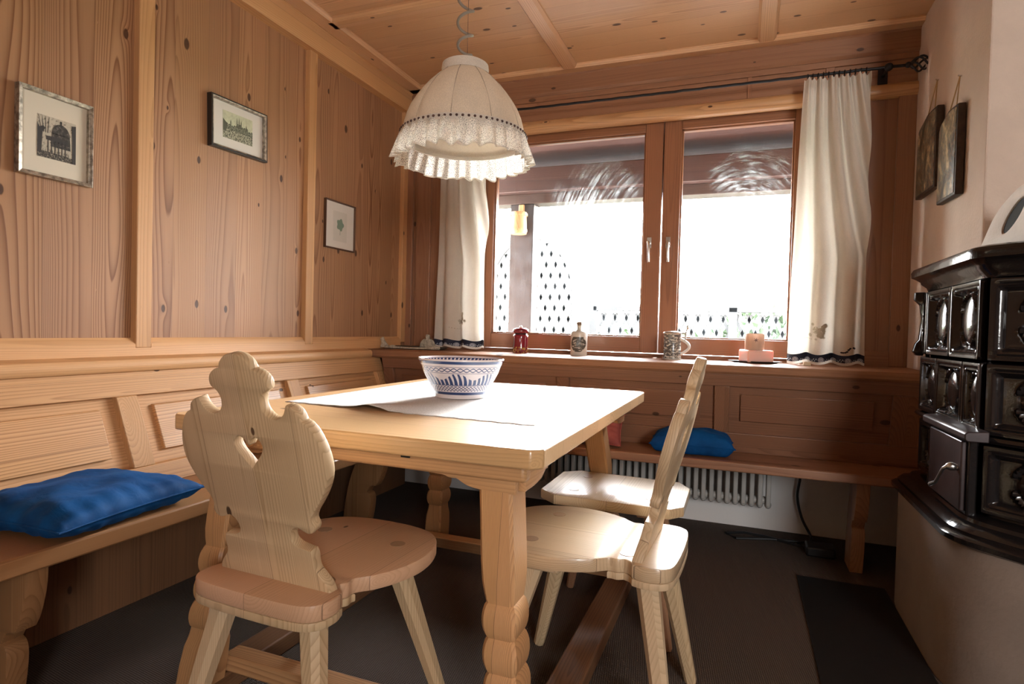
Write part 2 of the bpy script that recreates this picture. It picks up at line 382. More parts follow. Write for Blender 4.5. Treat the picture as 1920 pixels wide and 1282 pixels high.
mx1 = t.n('ShaderNodeMixShader'); t.l(lw.outputs[0], mx1.inputs[0]); t.l(tr.outputs[0], mx1.inputs[1]); t.l(gl.outputs[0], mx1.inputs[2])
du = t.n('ShaderNodeBsdfTranslucent'); du.inputs['Color'].default_value = (.80, .88, .95, 1)
# wiped smears: arcs of fine streaks in two places, plus thin overall dust
def smear(cx, cz, rx, rz, rad, sc, seed):
    dx = t.m('SUBTRACT', s_[0], cx); dz = t.m('SUBTRACT', s_[2], cz)
    e = t.m('ADD', t.m('POWER', t.m('DIVIDE', dx, rx), 2.), t.m('POWER', t.m('DIVIDE', dz, rz), 2.))
    mask = t.m('SUBTRACT', 1., t.ss(e, .15, 1.))
    ang = t.m('ARCTAN2', t.m('ADD', dz, rad[1]), t.m('ADD', dx, rad[0]))
    rr_ = t.m('SQRT', t.m('ADD', t.m('POWER', t.m('ADD', dx, rad[0]), 2.), t.m('POWER', t.m('ADD', dz, rad[1]), 2.)))
    st = t.noise(t.comb(t.m('MULTIPLY', rr_, sc), t.m('MULTIPLY', ang, 3.), seed), 1., 4, .65)
    bl = t.noise(t.comb(t.m('MULTIPLY', dx, 9.), t.m('MULTIPLY', dz, 9.), seed+3), 1., 2)
    return t.m('MULTIPLY', mask, t.m('MULTIPLY', t.ss(st, .38, .72), t.ss(bl, .3, .65)))
d1 = smear(.03, 1.86, .27, .16, (.05, .25), 60., 1.); d2 = smear(-.80, 1.80, .30, .20, (-.5, .3), 70., 5.); d3 = smear(-1.29, 1.35, .12, .45, (.4, .1), 30., 9.)
dust = t.m('MULTIPLY', t.ss(t.noise(oc, 7., 5, .7), .35, .8), .010)
dsum = t.m('ADD', t.m('ADD', t.m('MULTIPLY', t.m('MAXIMUM', d1, d2), .30), t.m('MULTIPLY', d3, .006)), t.m('ADD', dust, .0008))
mx2 = t.n('ShaderNodeMixShader'); t.l(dsum, mx2.inputs[0]); t.l(mx1.outputs[0], mx2.inputs[1]); t.l(du.outputs[0], mx2.inputs[2]); t.l(mx2.outputs[0], mo.inputs['Surface'])
chrome = mat('brushed_metal', (.75, .76, .76), .25, 1)
for (x0, x1, gx0, gx1, hx) in ((-1.470, -.437, -1.425, -.532, -.495), (-.431, .250, -.340, .212, -.395)):
    gz0, gz1 = .975, 2.095
    sash = MB().box(x0, gx0, YW-.03, YW+.05, .888, 2.16).box(gx1, x1, YW-.03, YW+.05, .888, 2.16).build('sash', red_z, win, .004)
    MB().box(gx0, gx1, YW-.03, YW+.05, .888, gz0).box(gx0, gx1, YW-.03, YW+.05, gz1, 2.16).build('sash_rail', red_x, sash, .004)
    MB().box(gx0+.0, gx0+.008, YW-.012, YW+.02, gz0, gz1).box(gx1-.008, gx1, YW-.012, YW+.02, gz0, gz1).box(gx0, gx1, YW-.012, YW+.02, gz0, gz0+.008).box(gx0, gx1, YW-.012, YW+.02, gz1-.008, gz1).build('glazing_bead', red_x, sash, .002)
    MB().poly([(gx0, YW+.01, gz0), (gx1, YW+.01, gz0), (gx1, YW+.01, gz1), (gx0, YW+.01, gz1)]).build('pane', glass, sash, smooth=False)
    MB().box(hx-.012, hx+.012, YW-.040, YW-.03, 1.46, 1.52).tube([(hx, YW-.04, 1.49), (hx, YW-.075, 1.49), (hx+.003, YW-.08, 1.475), (hx+.006, YW-.08, 1.38)], .007).build('window_handle', chrome, sash, .002)
sillm = wood(BACK, 'yzx', .25, 140, .2, .65, .45, .15)
MB().loft([[(x, 3.36, .862), (x, 3.36, .868), (x, 2.89, .868), (x, 2.872, .862), (x, 2.868, .85), (x, 2.868, .832), (x, 2.878, .822), (x, 3.36, .822)] for x in (XL+.04, XR)]).build('window_sill', sillm, win)
MB().box(XL, XL+.045, 2.85, 3.3, .822, .868).build('window_sill', sillm, win)

# ------------------------------------------------------------------ outdoors
stone = mat('terrace_stone', (.13, .12, .11), .9, noise=(4, .15))
tr_o = MB().box(-9, 9, 3.55, 9.5, -.25, -.1).build('terrace', stone, smooth=False); struct(tr_o, 'terrace outside the window')
MB().box(-40, 40, 9.5, 60, -.9, -.6).build('lawn', mat('grass', (.10, .17, .05), .95, noise=(3, .3)), smooth=False); struct(bpy.data.objects['lawn'], 'garden ground beyond the terrace')
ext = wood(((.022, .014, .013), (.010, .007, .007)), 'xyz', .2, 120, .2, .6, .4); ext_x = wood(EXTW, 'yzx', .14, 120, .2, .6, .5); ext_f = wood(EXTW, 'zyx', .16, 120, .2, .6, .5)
eave = thing('roof_overhang', 'brown boarded roof overhang seen through the top of the window', 'roof', (0, 3.55, 2.2))
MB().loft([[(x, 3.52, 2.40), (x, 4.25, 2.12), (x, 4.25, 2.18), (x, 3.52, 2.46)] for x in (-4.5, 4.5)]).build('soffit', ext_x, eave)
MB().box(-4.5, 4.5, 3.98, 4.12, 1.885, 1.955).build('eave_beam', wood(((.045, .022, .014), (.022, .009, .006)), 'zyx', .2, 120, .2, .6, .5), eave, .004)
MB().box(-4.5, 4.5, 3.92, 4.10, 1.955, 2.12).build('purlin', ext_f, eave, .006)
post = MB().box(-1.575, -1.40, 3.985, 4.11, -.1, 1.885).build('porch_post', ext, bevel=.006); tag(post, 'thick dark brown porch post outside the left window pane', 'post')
# wooden ladle bucket hanging on the post
buc = thing('wooden_ladle', 'small wooden dipper with upright handle hung on the porch post', 'ladle', (-1.487, 3.925, 1.665))
rw = wood(HONEY, 'xyz', .03, 150, 0, .6)
MB().lathe([(0, 0), (.055, 0), (.059, .02), (.060, .03), (.058, .035), (.053, .125), (.057, .13), (.055, .15), (.048, .15), (.046, .02), (0, .02)], (-1.487, 3.925, 1.665), 28).build('bucket', rw, buc)
MB().box(-1.508, -1.466, 3.968, 3.986, 1.76, 1.88).build('handle', rw, buc, .006)
for z in (1.68, 1.79): MB().lathe([(.057, 0), (.0615, 0), (.0615, .016), (.057, .016), (.057, 0)], (-1.487, 3.925, z), 28).build('hoop', rw, buc)
# arched trellis and lattice fence
lat = mat('weathered_lattice', (.040, .040, .039), .8)
def lattice(mbx, x0, x1, z0, zt, y, step=.095, wd=.028):
    def clip(ax, az, bx, bz):
        n = 60; run = None
        for i in range(n+1):
            f_ = i/n; x = ax+(bx-ax)*f_; z = az+(bz-az)*f_
            ok = x0 <= x <= x1 and z0 <= z <= zt(x)
            if ok and run is None: run = (x, z)
            if ok: last = (x, z)
            if (not ok or i == n) and run is not None:
                d_ = Vector((last[0]-run[0], 0, last[1]-run[1]))
                if d_.length > .03:
                    p = d_.normalized().cross(Vector((0, 1, 0)))*wd/2
                    a_ = Vector((run[0], y, run[1])); b_ = Vector((last[0], y, last[1])); q_ = Vector((0, .006, 0))
                    mbx.loft([[a_-p-q_, a_+p-q_, a_+p+q_, a_-p+q_], [b_-p-q_, b_+p-q_, b_+p+q_, b_-p+q_]])
                run = None
    H = 3.; k = x0 - H
    while k < x1 + H:
        clip(k, z0, k + H*.45, z0+H); clip(k, z0, k - H*.45, z0+H); k += step
arch = thing('trellis', 'tall arched lattice trellis standing outside behind the left pane', 'trellis', (-2.05, 5.6, -.1))
cx_, hw = -1.98, .45
zt = lambda x: 1.30 + .62*math.sqrt(max(0, 1 - ((x-cx_)/hw)**2))
mb = MB(); lattice(mb, cx_-hw, cx_+hw, -.05, zt, 5.6); mb.build('lattice', lat, arch, smooth=False)
MB().tube([(cx_-hw, 5.6, -.1), (cx_-hw, 5.6, 1.3)] + [(cx_-hw*math.cos(a), 5.6, 1.3+.62*math.sin(a)) for a in [PI*k/20 for k in range(1, 20)]] + [(cx_+hw, 5.6, 1.3), (cx_+hw, 5.6, -.1)], .022, 8).build('arched_frame', lat, arch)
fence = thing('lattice_fence', 'low lattice fence outside behind the left pane and bottle', 'fence', (-.6, 6.2, -.1))
mb = MB(); lattice(mb, -1.45, 1.2, -.05, lambda x: 1.22, 6.3, .12, .03); mb.build('lattice', lat, fence, smooth=False)
MB().box(-1.5, 1.25, 6.26, 6.34, 1.22, 1.27).build('top_rail', lat, fence, .004)
for x in (-1.5, -.1, 1.2): MB().box(x-.04, x+.04, 6.26, 6.34, -.1, 1.34).build('post', lat, fence, .004)
# shrub
leafm, t, b = new_mat('shrub_leaves')
nn = t.noise(t.n('ShaderNodeTexCoord').outputs['Object'], 2.5, 3)
t.l(t.mix(nn, (.014, .030, .010, 1), (.036, .062, .020, 1)), b.inputs['Base Color']); b.inputs['Roughness'].default_value = .6
rnd = random.Random(3)
def shrub(cx, cy, cz, rx, ry, rz, n, label):
    o = thing('shrub', label, 'shrub', (cx, cy, -.6), group=None)
    mb = MB()
    for i in range(n):
        while True:
            p = Vector((rnd.uniform(-1, 1), rnd.uniform(-1, 1), rnd.uniform(-1, 1)))
            if .45 < p.length < 1.: break
        c = Vector((cx + p.x*rx, cy + p.y*ry, cz + p.z*rz)); e = Euler((rnd.uniform(0, 6), rnd.uniform(0, 6), rnd.uniform(0, 6))).to_matrix()
        L_, W_ = rnd.uniform(.07, .13), rnd.uniform(.03, .05)
        mb.poly([c + e @ Vector(q) for q in ((-L_, 0, 0), (0, -W_, .01), (L_, 0, 0), (0, W_, .01))])
    mb.build('foliage', leafm, o, smooth=False)
    MB().tube([(cx, cy, -.6), (cx+.05, cy, cz)], [.06, .02], 8).build('stem', ext, o)
shrub(.6, 8.6, .55, 1.4, .6, .85, 1500, 'pale sunlit green shrub outside behind the right pane')
shrub(-1.6, 11.2, .2, 1.6, .8, .9, 900, 'green shrub far outside behind the lattice fence')

# ------------------------------------------------------------------ corner bench
bench = thing('corner_bench', 'honey pine corner bench along the left wall and under the window', 'bench', (XL+.25, 2.9, 0))
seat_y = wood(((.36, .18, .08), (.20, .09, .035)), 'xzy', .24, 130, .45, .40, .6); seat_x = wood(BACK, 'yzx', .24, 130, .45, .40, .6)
ZS = .452; XF = -1.52; YS = 2.735
MB().box(XL+.02, XF, YR+.6, 3.30, ZS-.046, ZS).build('seat', seat_y, bench, .006)
MB().box(XF, .60, YS, 2.80, ZS-.040, ZS).box(XF, XR-.005, 2.78, 3.30, ZS-.040, ZS).build('seat', seat_x, bench, .006)
# left backrest: leans from the wall ledge out to the seat
def lean_l(z): return -1.955 + (.822 - z)/(.822 - ZS)*.15      # front surface
def lslab(y0, y1, za, zb, d0, d1):   # slab between depths d0..d1 in front of the leaning surface
    return [[(lean_l(z)+d, y, z) for z, d in ((za, d0), (za, d1), (zb, d1), (zb, d0))] for y in (y0, y1)]
T0, T1 = -.03, 0
bl = MB().loft(lslab(YR, 2.95, ZS, .822, -.045, -.022)).build('backrest', hy_m, bench)
MB().loft(lslab(YR, 2.95, .742, .822, -.03, T1)).build('top_rail', hy_m, bl, .003)
MB().loft(lslab(YR, 2.95, ZS, .515, -.03, T1)).build('bottom_rail', hy_m, bl, .003)
ys = [-1.6, -.62, .36, 1.368, 2.16, 2.87]
for y in ys: MB().loft(lslab(y, y+.075, .515, .742, -.03, T1)).build('stile', hz_m, bl, .003)
rp_l = wood(HONEY, 'zxy', .30, 120, .35, .36, .85)
for a_, b_ in zip(ys, ys[1:]):
    mb = MB(); y0, y1, za, zb = a_+.075+.055, b_-.055, .555, .705
    mb.loft(lslab(y0, y1, za, zb, -.025, -.008)); mb.build('raised_panel', rp_l, bl, .003)
BENCH_SHADED = ((.23, .108, .060), (.12, .048, .024)); wbx_m = wood(BENCH_SHADED, 'zyx', .16, 150, .35, .42, .5)  # darker copy of BACK; shade on the window-side backrest is in the colour
def lean_b(z): return 2.885 + (.822 - z)/(.822 - ZS)*.10
def bslab(x0, x1, za, zb, d0, d1):
    return [[(x, lean_b(z)-d, z) for z, d in ((za, d0), (za, d1), (zb, d1), (zb, d0))] for x in (x0, x1)]
bb = MB().loft(bslab(XL+.1, XR-.005, ZS, .822, -.045, -.022)).build('backrest', wbx_m, bench)
MB().loft(bslab(XL+.1, XR-.005, .765, .822, -.03, 0)).build('top_rail', wbx_m, bb, .003)
MB().loft(bslab(XL+.1, XR-.005, ZS, .545, -.03, 0)).build('bottom_rail', wbx_m, bb, .003)
xs = [-1.90, -.875, -.115, .595]; 
wst = wood(BENCH_SHADED, 'xyz', .12, 150, .3, .38, .5)
for i, x in enumerate(xs): MB().loft(bslab(x, x+(.065 if i < 3 else .12), .545, .765, -.03, 0)).build('stile', wst, bb, .003)
rp_b = wood(BENCH_SHADED, 'zyx', .30, 120, .3, .38, .8)
for a_, b_ in zip(xs, xs[1:]):
    MB().loft(bslab(a_+.065+.048, b_-.065, .603, .73, -.025, -.008)).build('raised_panel', rp_b, bb, .003)
dk_z = wood(DARKW, 'yxz', .12, 140, .3, .5, .6)
MB().box(XL-.02, XL+.02, YR+.6, 3.3, 0, ZS-.046).build('kick_board', wood(DARKW, 'yxz', .13, 140, .3, .6, .5), bench)  # dark wood puts the shade under the seat into the colour
# scrolled legs
def scroll_leg(y, x0, dirx=1):
    half = smooth_path([[(0, .405), (.13, .405)], [(.13, .405), (.125, .34), (.105, .27), (.085, .235)], [(.085, .235), (.055, .228), (.035, .20)], [(.035, .20), (.05, .19), (.058, .16), (.05, .09), (.035, .02), (.03, 0)], [(.03, 0), (-.10, 0)], [(-.10, 0), (-.09, .12), (-.06, .26), (0, .405)]])
    return half
for y in (.93, -.7, 2.45):
    plate('leg', [scroll_leg(y, 0)], .05, frame((-1.70, y, 0), (1, 0, 0), (0, 0, 1), (0, -1, 0)), wood(((.34, .175, .08), (.18, .08, .03)), 'xyz', .12, 190, .1, .5, .5, .4, 0, .4), bench)
for x in (.48, -1.2):
    plate('leg', [scroll_leg(0, 0)], .05, frame((x, 2.93, 0), (0, -1, 0), (0, 0, 1), (-1, 0, 0)), wood(WALL, 'yxz', .12, 140, .1, .5, .6), bench)

# ------------------------------------------------------------------ heater under the bench
rad = thing('radiator', 'grey white ribbed radiator under the window bench', 'radiator', (-.45, 3.22, .12))
rm = mat('radiator_enamel', (.42, .40, .37), .45)
k = 0; x = .14
while x > -1.1:
    MB().box(x-.011, x+.011, 3.17, 3.25, .165, .42).sphere((x, 3.21, .165), .016, (1.05, 2.6, 1.1), 12, 8).build('radiator_column', rm, rad, .005); x -= .038; k += 1
MB().tube([(-1.1, 3.21, .185), (.15, 3.21, .185)], .019, 12).build('header_pipe', rm, rad)
MB().tube([(-1.1, 3.21, .40), (.15, 3.21, .40)], .019, 12).build('header_pipe', rm, rad)
for x in (-1.05, .10): MB().box(x-.01, x+.01, 3.20, 3.36, .30, .33).build('wall_bracket', rm, rad)
cab = bpy.data.objects
blk = mat('black_rubber', (.012, .012, .013), .45)
pts = smooth_path([[(.290, .42), (.288, .30), (.278, .2), (.30, .1), (.335, .03)]], 6)
cb = MB().tube([(x, 3.30, z) for x, z in pts] + [(.345, 3.27, .012), (.33, 3.2, .009), (.15, 3.17, .009), (0, 3.11, .009), (-.05, 3.17, .009), (.03, 3.22, .009), (.14, 3.2, .009), (.33, 3.1, .009)], .0065, 8).build('power_cable', blk)
tag(cb, 'black cable hanging behind the bench and looping on the floor', 'cable')
ps = MB().box(.30, .42, 3.02, 3.12, 0, .045).build('power_strip', blk, bevel=.008); tag(ps, 'black power adapter box on the floor under the right bench end', 'adapter')

# ------------------------------------------------------------------ cushions
def cushion(name, c, sx_, sy_, h, rz, mt, label, tilt=(0, 0), seed=1, group=None, lift=None):
    rn = random.Random(seed); ph = [rn.uniform(0, 6) for _ in range(8)]
    def top(u, v, s):
        x, y = 2*u-1, 2*v-1
        e = max(0., (1-x**4)*(1-y**4)); k_ = e**.55
        # seams draw in between the corners
        px = x*(1 - .075*(1-y*y)*abs(x)); py = y*(1 - .075*(1-x*x)*abs(y))
        z = h/2*k_
        edge = (1-k_)
        z += .006*k_*math.sin(7*x+ph[0]+2*y)*math.sin(5*y+ph[1]) + .007*edge*e**.3*math.sin(22*x+ph[2])*(abs(y) > .4) + .007*edge*e**.3*math.sin(24*y+ph[3])*(abs(x) > .4)
        zz = s*z
        if s < 0: zz = max(zz, -h*.30)
        return (px*sx_/2, py*sy_/2, zz)
    mb = MB(); N = 40
    mb.grid(lambda u, v: top(u, v, 1), N, N); mb.grid(lambda u, v: top(u, v, -1), N, N)
    bmesh.ops.remove_doubles(mb.b, verts=mb.b.verts, dist=.0006)
    o = thing(name, label, 'cushion', c, 0, group, world=False); o.rotation_euler = (tilt[0], tilt[1], rz)
    mb.build('cushion_cover', mt, o, ang=80)
    pts_ = []
    for i in range(4*24):
        s4 = i/24; q_ = int(s4); f_ = 2*(s4-q_)-1
        x, y = ((f_, -1), (1, f_), (-f_, 1), (-1, -f_))[q_]
        pts_.append((x*(1-.075*(1-y*y)*abs(x))*sx_/2, y*(1-.075*(1-x*x)*abs(y))*sy_/2, 0))
    MB().tube(pts_ + [pts_[0]], .003, 6).build('seam', mt, o)
    return o
def velvet(name, c1, c2):
    mt, t, b = new_mat(name); oc = t.n('ShaderNodeTexCoord').outputs['Object']
    t.l(t.mix(t.ss(t.noise(oc, 9, 4, .6), .3, .7), c4(c1), c4(c2)), b.inputs['Base Color']); b.inputs['Roughness'].default_value = .75
    b.inputs['Specular IOR Level'].default_value = .15; b.inputs['Sheen Weight'].default_value = .12; b.inputs['Sheen Roughness'].default_value = .4; b.inputs['Sheen Tint'].default_value = c4([min(1, x*3+.05) for x in c2])
    bp = t.n('ShaderNodeBump'); bp.inputs['Strength'].default_value = .5; bp.inputs['Distance'].default_value = .006
    t.l(t.noise(oc, 16, 4, .55, .6), bp.inputs['Height']); t.l(bp.outputs[0], b.inputs['Normal'])
    return mt
blue = velvet('blue_fabric', (.001, .036, .13), (.002, .070, .23)); red = velvet('red_fabric', (.20, .045, .04), (.30, .075, .06))
cushion('cushion', (-1.705, 1.13, ZS+.040), .40, .46, .105, R(6), blue, 'royal blue cushion lying flat near the left end of the bench', seed=2)
cushion('cushion', (-1.76, 1.93, ZS+.036), .38, .36, .10, R(-4), blue, 'blue cushion on the left bench hidden behind the carved chair back', seed=5)
cushion('cushion', (-.205, 2.88, ZS+.045), .37, .20, .13, R(3), blue, 'blue cushion on the bench under the window, right of the table', seed=3)
cushion('cushion', (-.685, 2.86, ZS+.09), .33, .20, .09, R(0), red, 'dull red cushion leaning on the backrest behind the table corner', tilt=(R(50), 0), seed=4)

# ------------------------------------------------------------------ table
tb = thing('dining_table', 'pale varnished pine table with thick top and notched legs', 'table', (-.87, 1.79, 0))
TX0, TX1, TY0, TY1, ZT = -1.375, -.365, 1.119, 2.465, .76
c = .022
topm = wood(TOP, 'yzx', .17, 120, .25, .36, .6, .6, .6)
mb = MB(); ol = [(TX0+c, TY0), (TX1-c, TY0), (TX1, TY0+c), (TX1, TY1-c), (TX1-c, TY1), (TX0+c, TY1), (TX0, TY1-c), (TX0, TY0+c)]
mb.loft([[(x, y, .720) for x, y in ol], [(x, y, ZT) for x, y in ol]]).build('tabletop', topm, tb, .004)
tw = wood(HONEY, 'zyx', .15, 140, .15, .4, .5); twy = wood(HONEY, 'zxy', .15, 140, .15, .4, .5); twz = wood(HONEY, 'xyz', .2, 230, .12, .4, .5, .5, 0, .25)
ap = lambda L_: smooth_path([[(0, .05), (L_, .05)], [(L_, .05), (L_, 0)], [(L_, 0), (L_-.06, 0), (L_-.11, .006), (L_-.14, .02)], [(L_-.14, .02), (L_-.16, .02), (L_-.2, .026), (L_/2, .028), (.2, .026), (.16, .02), (.14, .02)], [(.14, .02), (.11, .006), (.06, 0), (0, 0)]], 4)
for y in (TY0+.075, TY1-.075):
    plate('apron', [ap(.86)], .022, frame((-1.30, y, .648), (1, 0, 0), (0, 0, 1), (0, -1, 0)), tw, tb)
for x in (-1.30, -.44):
    plate('apron', [ap(1.15)], .022, frame((x, TY0+.10, .648), (0, 1, 0), (0, 0, 1), (1, 0, 0)), twy, tb)
for y in (TY0+.04, TY1-.08):
    MB().box(-1.33, -.41, y, y+.04, .680, .721).build('sliding_rail', tw, tb, .010, 3)
MB().box(-.705, -.683, TY0+.036, TY0+.05, .708, .7205).build('slot', mat('dark_slot', (.01, .008, .006), .8), tb)
def table_leg(tx, ty, bx, by):
    zs = [.695]; sc = [1.]
    for zz, s_c in ((.50, 1.), (.46, .97), (.435, .90), (.42, .84), (.415, .82)): zs.append(zz); sc.append(s_c)
    for k_ in range(3):
        zt_ = .415 - .07*k_
        for f_ in (.07, .2, .35, .5, .65, .8, .93, 1.): zs.append(zt_ - .07*f_); sc.append(.82 + .20*math.sin(PI*f_)**.65)
    for f_, s_c in ((.1, .86), (.25, .98), (.5, 1.03), (.95, 1.03)): zs.append(.205 - .2*f_); sc.append(s_c)
    rings = []
    for zz, s_c in zip(zs, sc):
        f_ = (.695-zz)/.695; cx, cy = tx+(bx-tx)*f_, ty+(by-ty)*f_; hx, hy = .0385*s_c, .047*s_c; e = .007
        rings.append([(cx-hx+e, cy-hy, zz), (cx+hx-e, cy-hy, zz), (cx+hx, cy-hy+e, zz), (cx+hx, cy+hy-e, zz), (cx+hx-e, cy+hy, zz), (cx-hx+e, cy+hy, zz), (cx-hx, cy+hy-e, zz), (cx-hx, cy-hy+e, zz)])
    MB().loft(rings).build('leg', twz, tb, ang=28)
table_leg(-.492, 1.235, -.425, 1.16); table_leg(-1.24, 1.235, -1.31, 1.16)
table_leg(-.545, 2.31, -.455, 2.44); table_leg(-1.20, 2.31, -1.29, 2.44)
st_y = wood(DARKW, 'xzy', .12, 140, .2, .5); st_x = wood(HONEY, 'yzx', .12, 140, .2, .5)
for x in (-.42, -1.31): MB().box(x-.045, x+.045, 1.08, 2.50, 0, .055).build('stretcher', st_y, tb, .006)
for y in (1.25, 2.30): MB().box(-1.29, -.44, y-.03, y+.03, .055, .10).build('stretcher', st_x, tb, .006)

# lace runner
lace, t, b = new_mat('white_lace_cloth')
oc = t.n('ShaderNodeTexCoord').outputs['Object']
vo = t.n('ShaderNodeTexVoronoi', feature='DISTANCE_TO_EDGE'); t.l(oc, vo.inputs['Vector']); vo.inputs['Scale'].default_value = 120
t.l(t.mix(t.ss(vo.outputs[0], .02, .12), (.80, .79, .77, 1), (.66, .64, .62, 1)), b.inputs['Base Color']); b.inputs['Roughness'].default_value = .85
bp = t.n('ShaderNodeBump'); bp.inputs['Strength'].default_value = .6; bp.inputs['Distance'].default_value = .001; t.l(vo.outputs[0], bp.inputs['Height']); t.l(bp.outputs[0], b.inputs['Normal'])
def cloth(u, v):
    x = -1.30 + .82*u; y = 1.43 + .88*v - .05*(u-.5)
    d_ = math.hypot(x+.90, y-1.87); flat = min(1, max(0, (d_-.09)/.08))
    z = ZT+.0012
    z += flat*.003*max(0, math.sin(3.2*x*2+1.3*y))**2
    z += flat*.012*math.exp(-((x+.985)/.05)**2)*math.exp(-((y-1.43)/.10)**2)
    if v < .02: y += .004*math.sin(u*90)
    return (x, y, z)
ru = MB().grid(cloth, 60, 60).build('lace_runner', lace, solid=.001); tag(ru, 'white lace cloth lying on the pine table under the bowl', 'tablecloth')

# bowl
bowl_m, t, b = new_mat('painted_ceramic')
s_ = t.sep(t.n('ShaderNodeTexCoord').outputs['Object']); th = t.m('ARCTAN2', s_[1], s_[0]); z = s_[2]
rad_ = t.m('SQRT', t.m('ADD', t.m('POWER', s_[0], 2.), t.m('POWER', s_[1], 2.)))
def band(lo, hi): return t.m('MULTIPLY', t.m('GREATER_THAN', z, lo), t.m('LESS_THAN', z, hi))
def absm(a_, w_): return t.m('LESS_THAN', t.m('ABSOLUTE', a_), w_)
# interlaced wave lines
zz = t.m('MULTIPLY', t.m('SUBTRACT', z, .099), 1/.0055)
br1 = t.m('MAXIMUM', absm(t.m('SUBTRACT', zz, t.m('SINE', t.m('MULTIPLY', th, 20.))), .28), absm(t.m('ADD', zz, t.m('SINE', t.m('MULTIPLY', th, 20.))), .28))
# net
za = t.m('MULTIPLY', z, 330.)
ne = t.m('MAXIMUM', absm(t.m('SINE', t.m('ADD', za, t.m('MULTIPLY', th, 26.))), .36), absm(t.m('SINE', t.m('SUBTRACT', za, t.m('MULTIPLY', th, 26.))), .36))
# fronds: curved strokes gathered in clumps
zc = t.m('MULTIPLY', t.m('SUBTRACT', z, .048), 1/.038)
sw = t.m('SINE', t.m('ADD', t.m('MULTIPLY', th, 46.), t.m('MULTIPLY', t.m('POWER', t.m('MAXIMUM', zc, 0.), 2.), 3.6)))
clump = t.m('MULTIPLY_ADD', t.m('SINE', t.m('MULTIPLY', th, 7.)), .30, .78)
fr_ = t.m('MULTIPLY', t.m('GREATER_THAN', sw, t.m('MULTIPLY_ADD', zc, 1.1, -.75)), t.m('LESS_THAN', zc, clump))
ink = t.m('MULTIPLY', br1, band(.091, .107))
ink = t.m('MAXIMUM', ink, t.m('MULTIPLY', fr_, band(.049, .086)))
ink = t.m('MAXIMUM', ink, t.m('MULTIPLY', ne, band(.027, .047)))
for lo, hi in ((.0145, .0235), (.0475, .049), (.088, .0895), (.108, .1095), (.1185, .128)): ink = t.m('MAXIMUM', ink, band(lo, hi))
inner = t.m('MULTIPLY', t.m('GREATER_THAN', t.sep(t.n('ShaderNodeNewGeometry').outputs['Normal'])[2], -.05), t.m('LESS_THAN', z, .1265))
instr = t.m('MULTIPLY', t.m('GREATER_THAN', t.m('SINE', t.m('ADD', t.m('MULTIPLY', th, 60.), t.m('MULTIPLY', z, 160.))), -.35), t.m('GREATER_THAN', z, .095))
instr = t.m('MAXIMUM', instr, band(.086, .095))
# the side is told from the radius: the inside wall is nearer to the axis
ins = t.m('LESS_THAN', t.m('SUBTRACT', rad_, t.m('MULTIPLY_ADD', t.m('POWER', t.m('DIVIDE', t.m('MAXIMUM', z, 0.), .13), .62), .078, .0695)), -.0045)
ink = t.m('ADD', t.m('MULTIPLY', ink, t.m('SUBTRACT', 1., inner)), t.m('MULTIPLY', instr, inner), clamp=True)
t.l(t.mix(ink, (.72, .66, .66, 1), (.022, .045, .13, 1)), b.inputs['Base Color']); b.inputs['Roughness'].default_value = .12; b.inputs['Coat Weight'].default_value = .5
prof = [(0, .004), (.076, .004), (.080, 0), (.087, .001), (.088, .012), (.092, .022), (.104, .040), (.117, .062), (.129, .085), (.138, .108), (.145, .124), (.149, .131), (.1475, .1345), (.143, .132), (.134, .112), (.123, .085), (.110, .060), (.095, .036), (.07, .02), (.03, .014), (0, .013)]
bo = MB().lathe(prof, (0, 0, 0), 72); bmesh.ops.remove_doubles(bo.b, verts=bo.b.verts, dist=1e-5)
bo = bo.build('bowl', bowl_m, ang=60); bo.location = (-.905, 1.865, ZT+.0025); bo.rotation_euler = (0, 0, R(20))
tag(bo, 'blue and white painted ceramic bowl on the lace cloth', 'bowl')

# ------------------------------------------------------------------ chairs
chair_back = wood(PALE, 'xzy', .125, 200, .45, .50, .55, .3, 0, .55); chair_seat = wood(PALE, 'xzy', .17, 190, .30, .34, .5, .6, .5, .35)
chair_seat1 = wood(((.64, .40, .26), (.46, .26, .15)), 'xzy', .17, 190, .15, .42, .35, .4, 0, .35)
leg_m = wood(PALE, 'xyz', .3, 200, .35, .5, .5, .3, 0, .3)
peg_m = wood(((.40, .26, .16), (.26, .15, .08)), 'xyz', .1, 200, 0, .4, .5)
back_half = [[(0, .498), (.02, .494), (.036, .482), (.043, .468)], [(.043, .468), (.055, .464), (.068, .456), (.076, .443), (.074, .428), (.060, .418), (.053, .404), (.054, .388), (.063, .376), (.078, .369), (.094, .372), (.107, .382), (.116, .400)], [(.116, .400), (.130, .396), (.143, .386), (.149, .370)], [(.149, .370), (.162, .364), (.176, .347), (.187, .322), (.193, .298), (.194, .272), (.188, .248), (.175, .222), (.158, .197), (.142, .176), (.135, .160), (.139, .145), (.133, .133), (.120, .128), (.105, .133), (.092, .137), (.079, .130), (.071, .116), (.072, .103), (.084, .094), (.104, .090), (.118, .088)], [(.118, .088), (.122, .075), (.121, .06), (.123, .045), (.133, .032), (.148, .012), (.156, -.02)]]
seat_half = [[(0, -.078), (.09, -.076), (.145, -.068), (.170, -.045), (.176, -.010), (.168, .020)], [(.168, .020), (.150, .030), (.142, .045)], [(.142, .045), (.150, .060), (.148, .078), (.160, .095), (.176, .112)], [(.176, .112), (.196, .150), (.212, .20), (.217, .25), (.208, .31), (.182, .37), (.135, .412), (.07, .432), (0, .437)]]
heart_h = [(0, .305), (.008, .318), (.022, .3245), (.033, .318), (.037, .305), (.030, .290), (.017, .276), (.006, .264), (0, .258)]
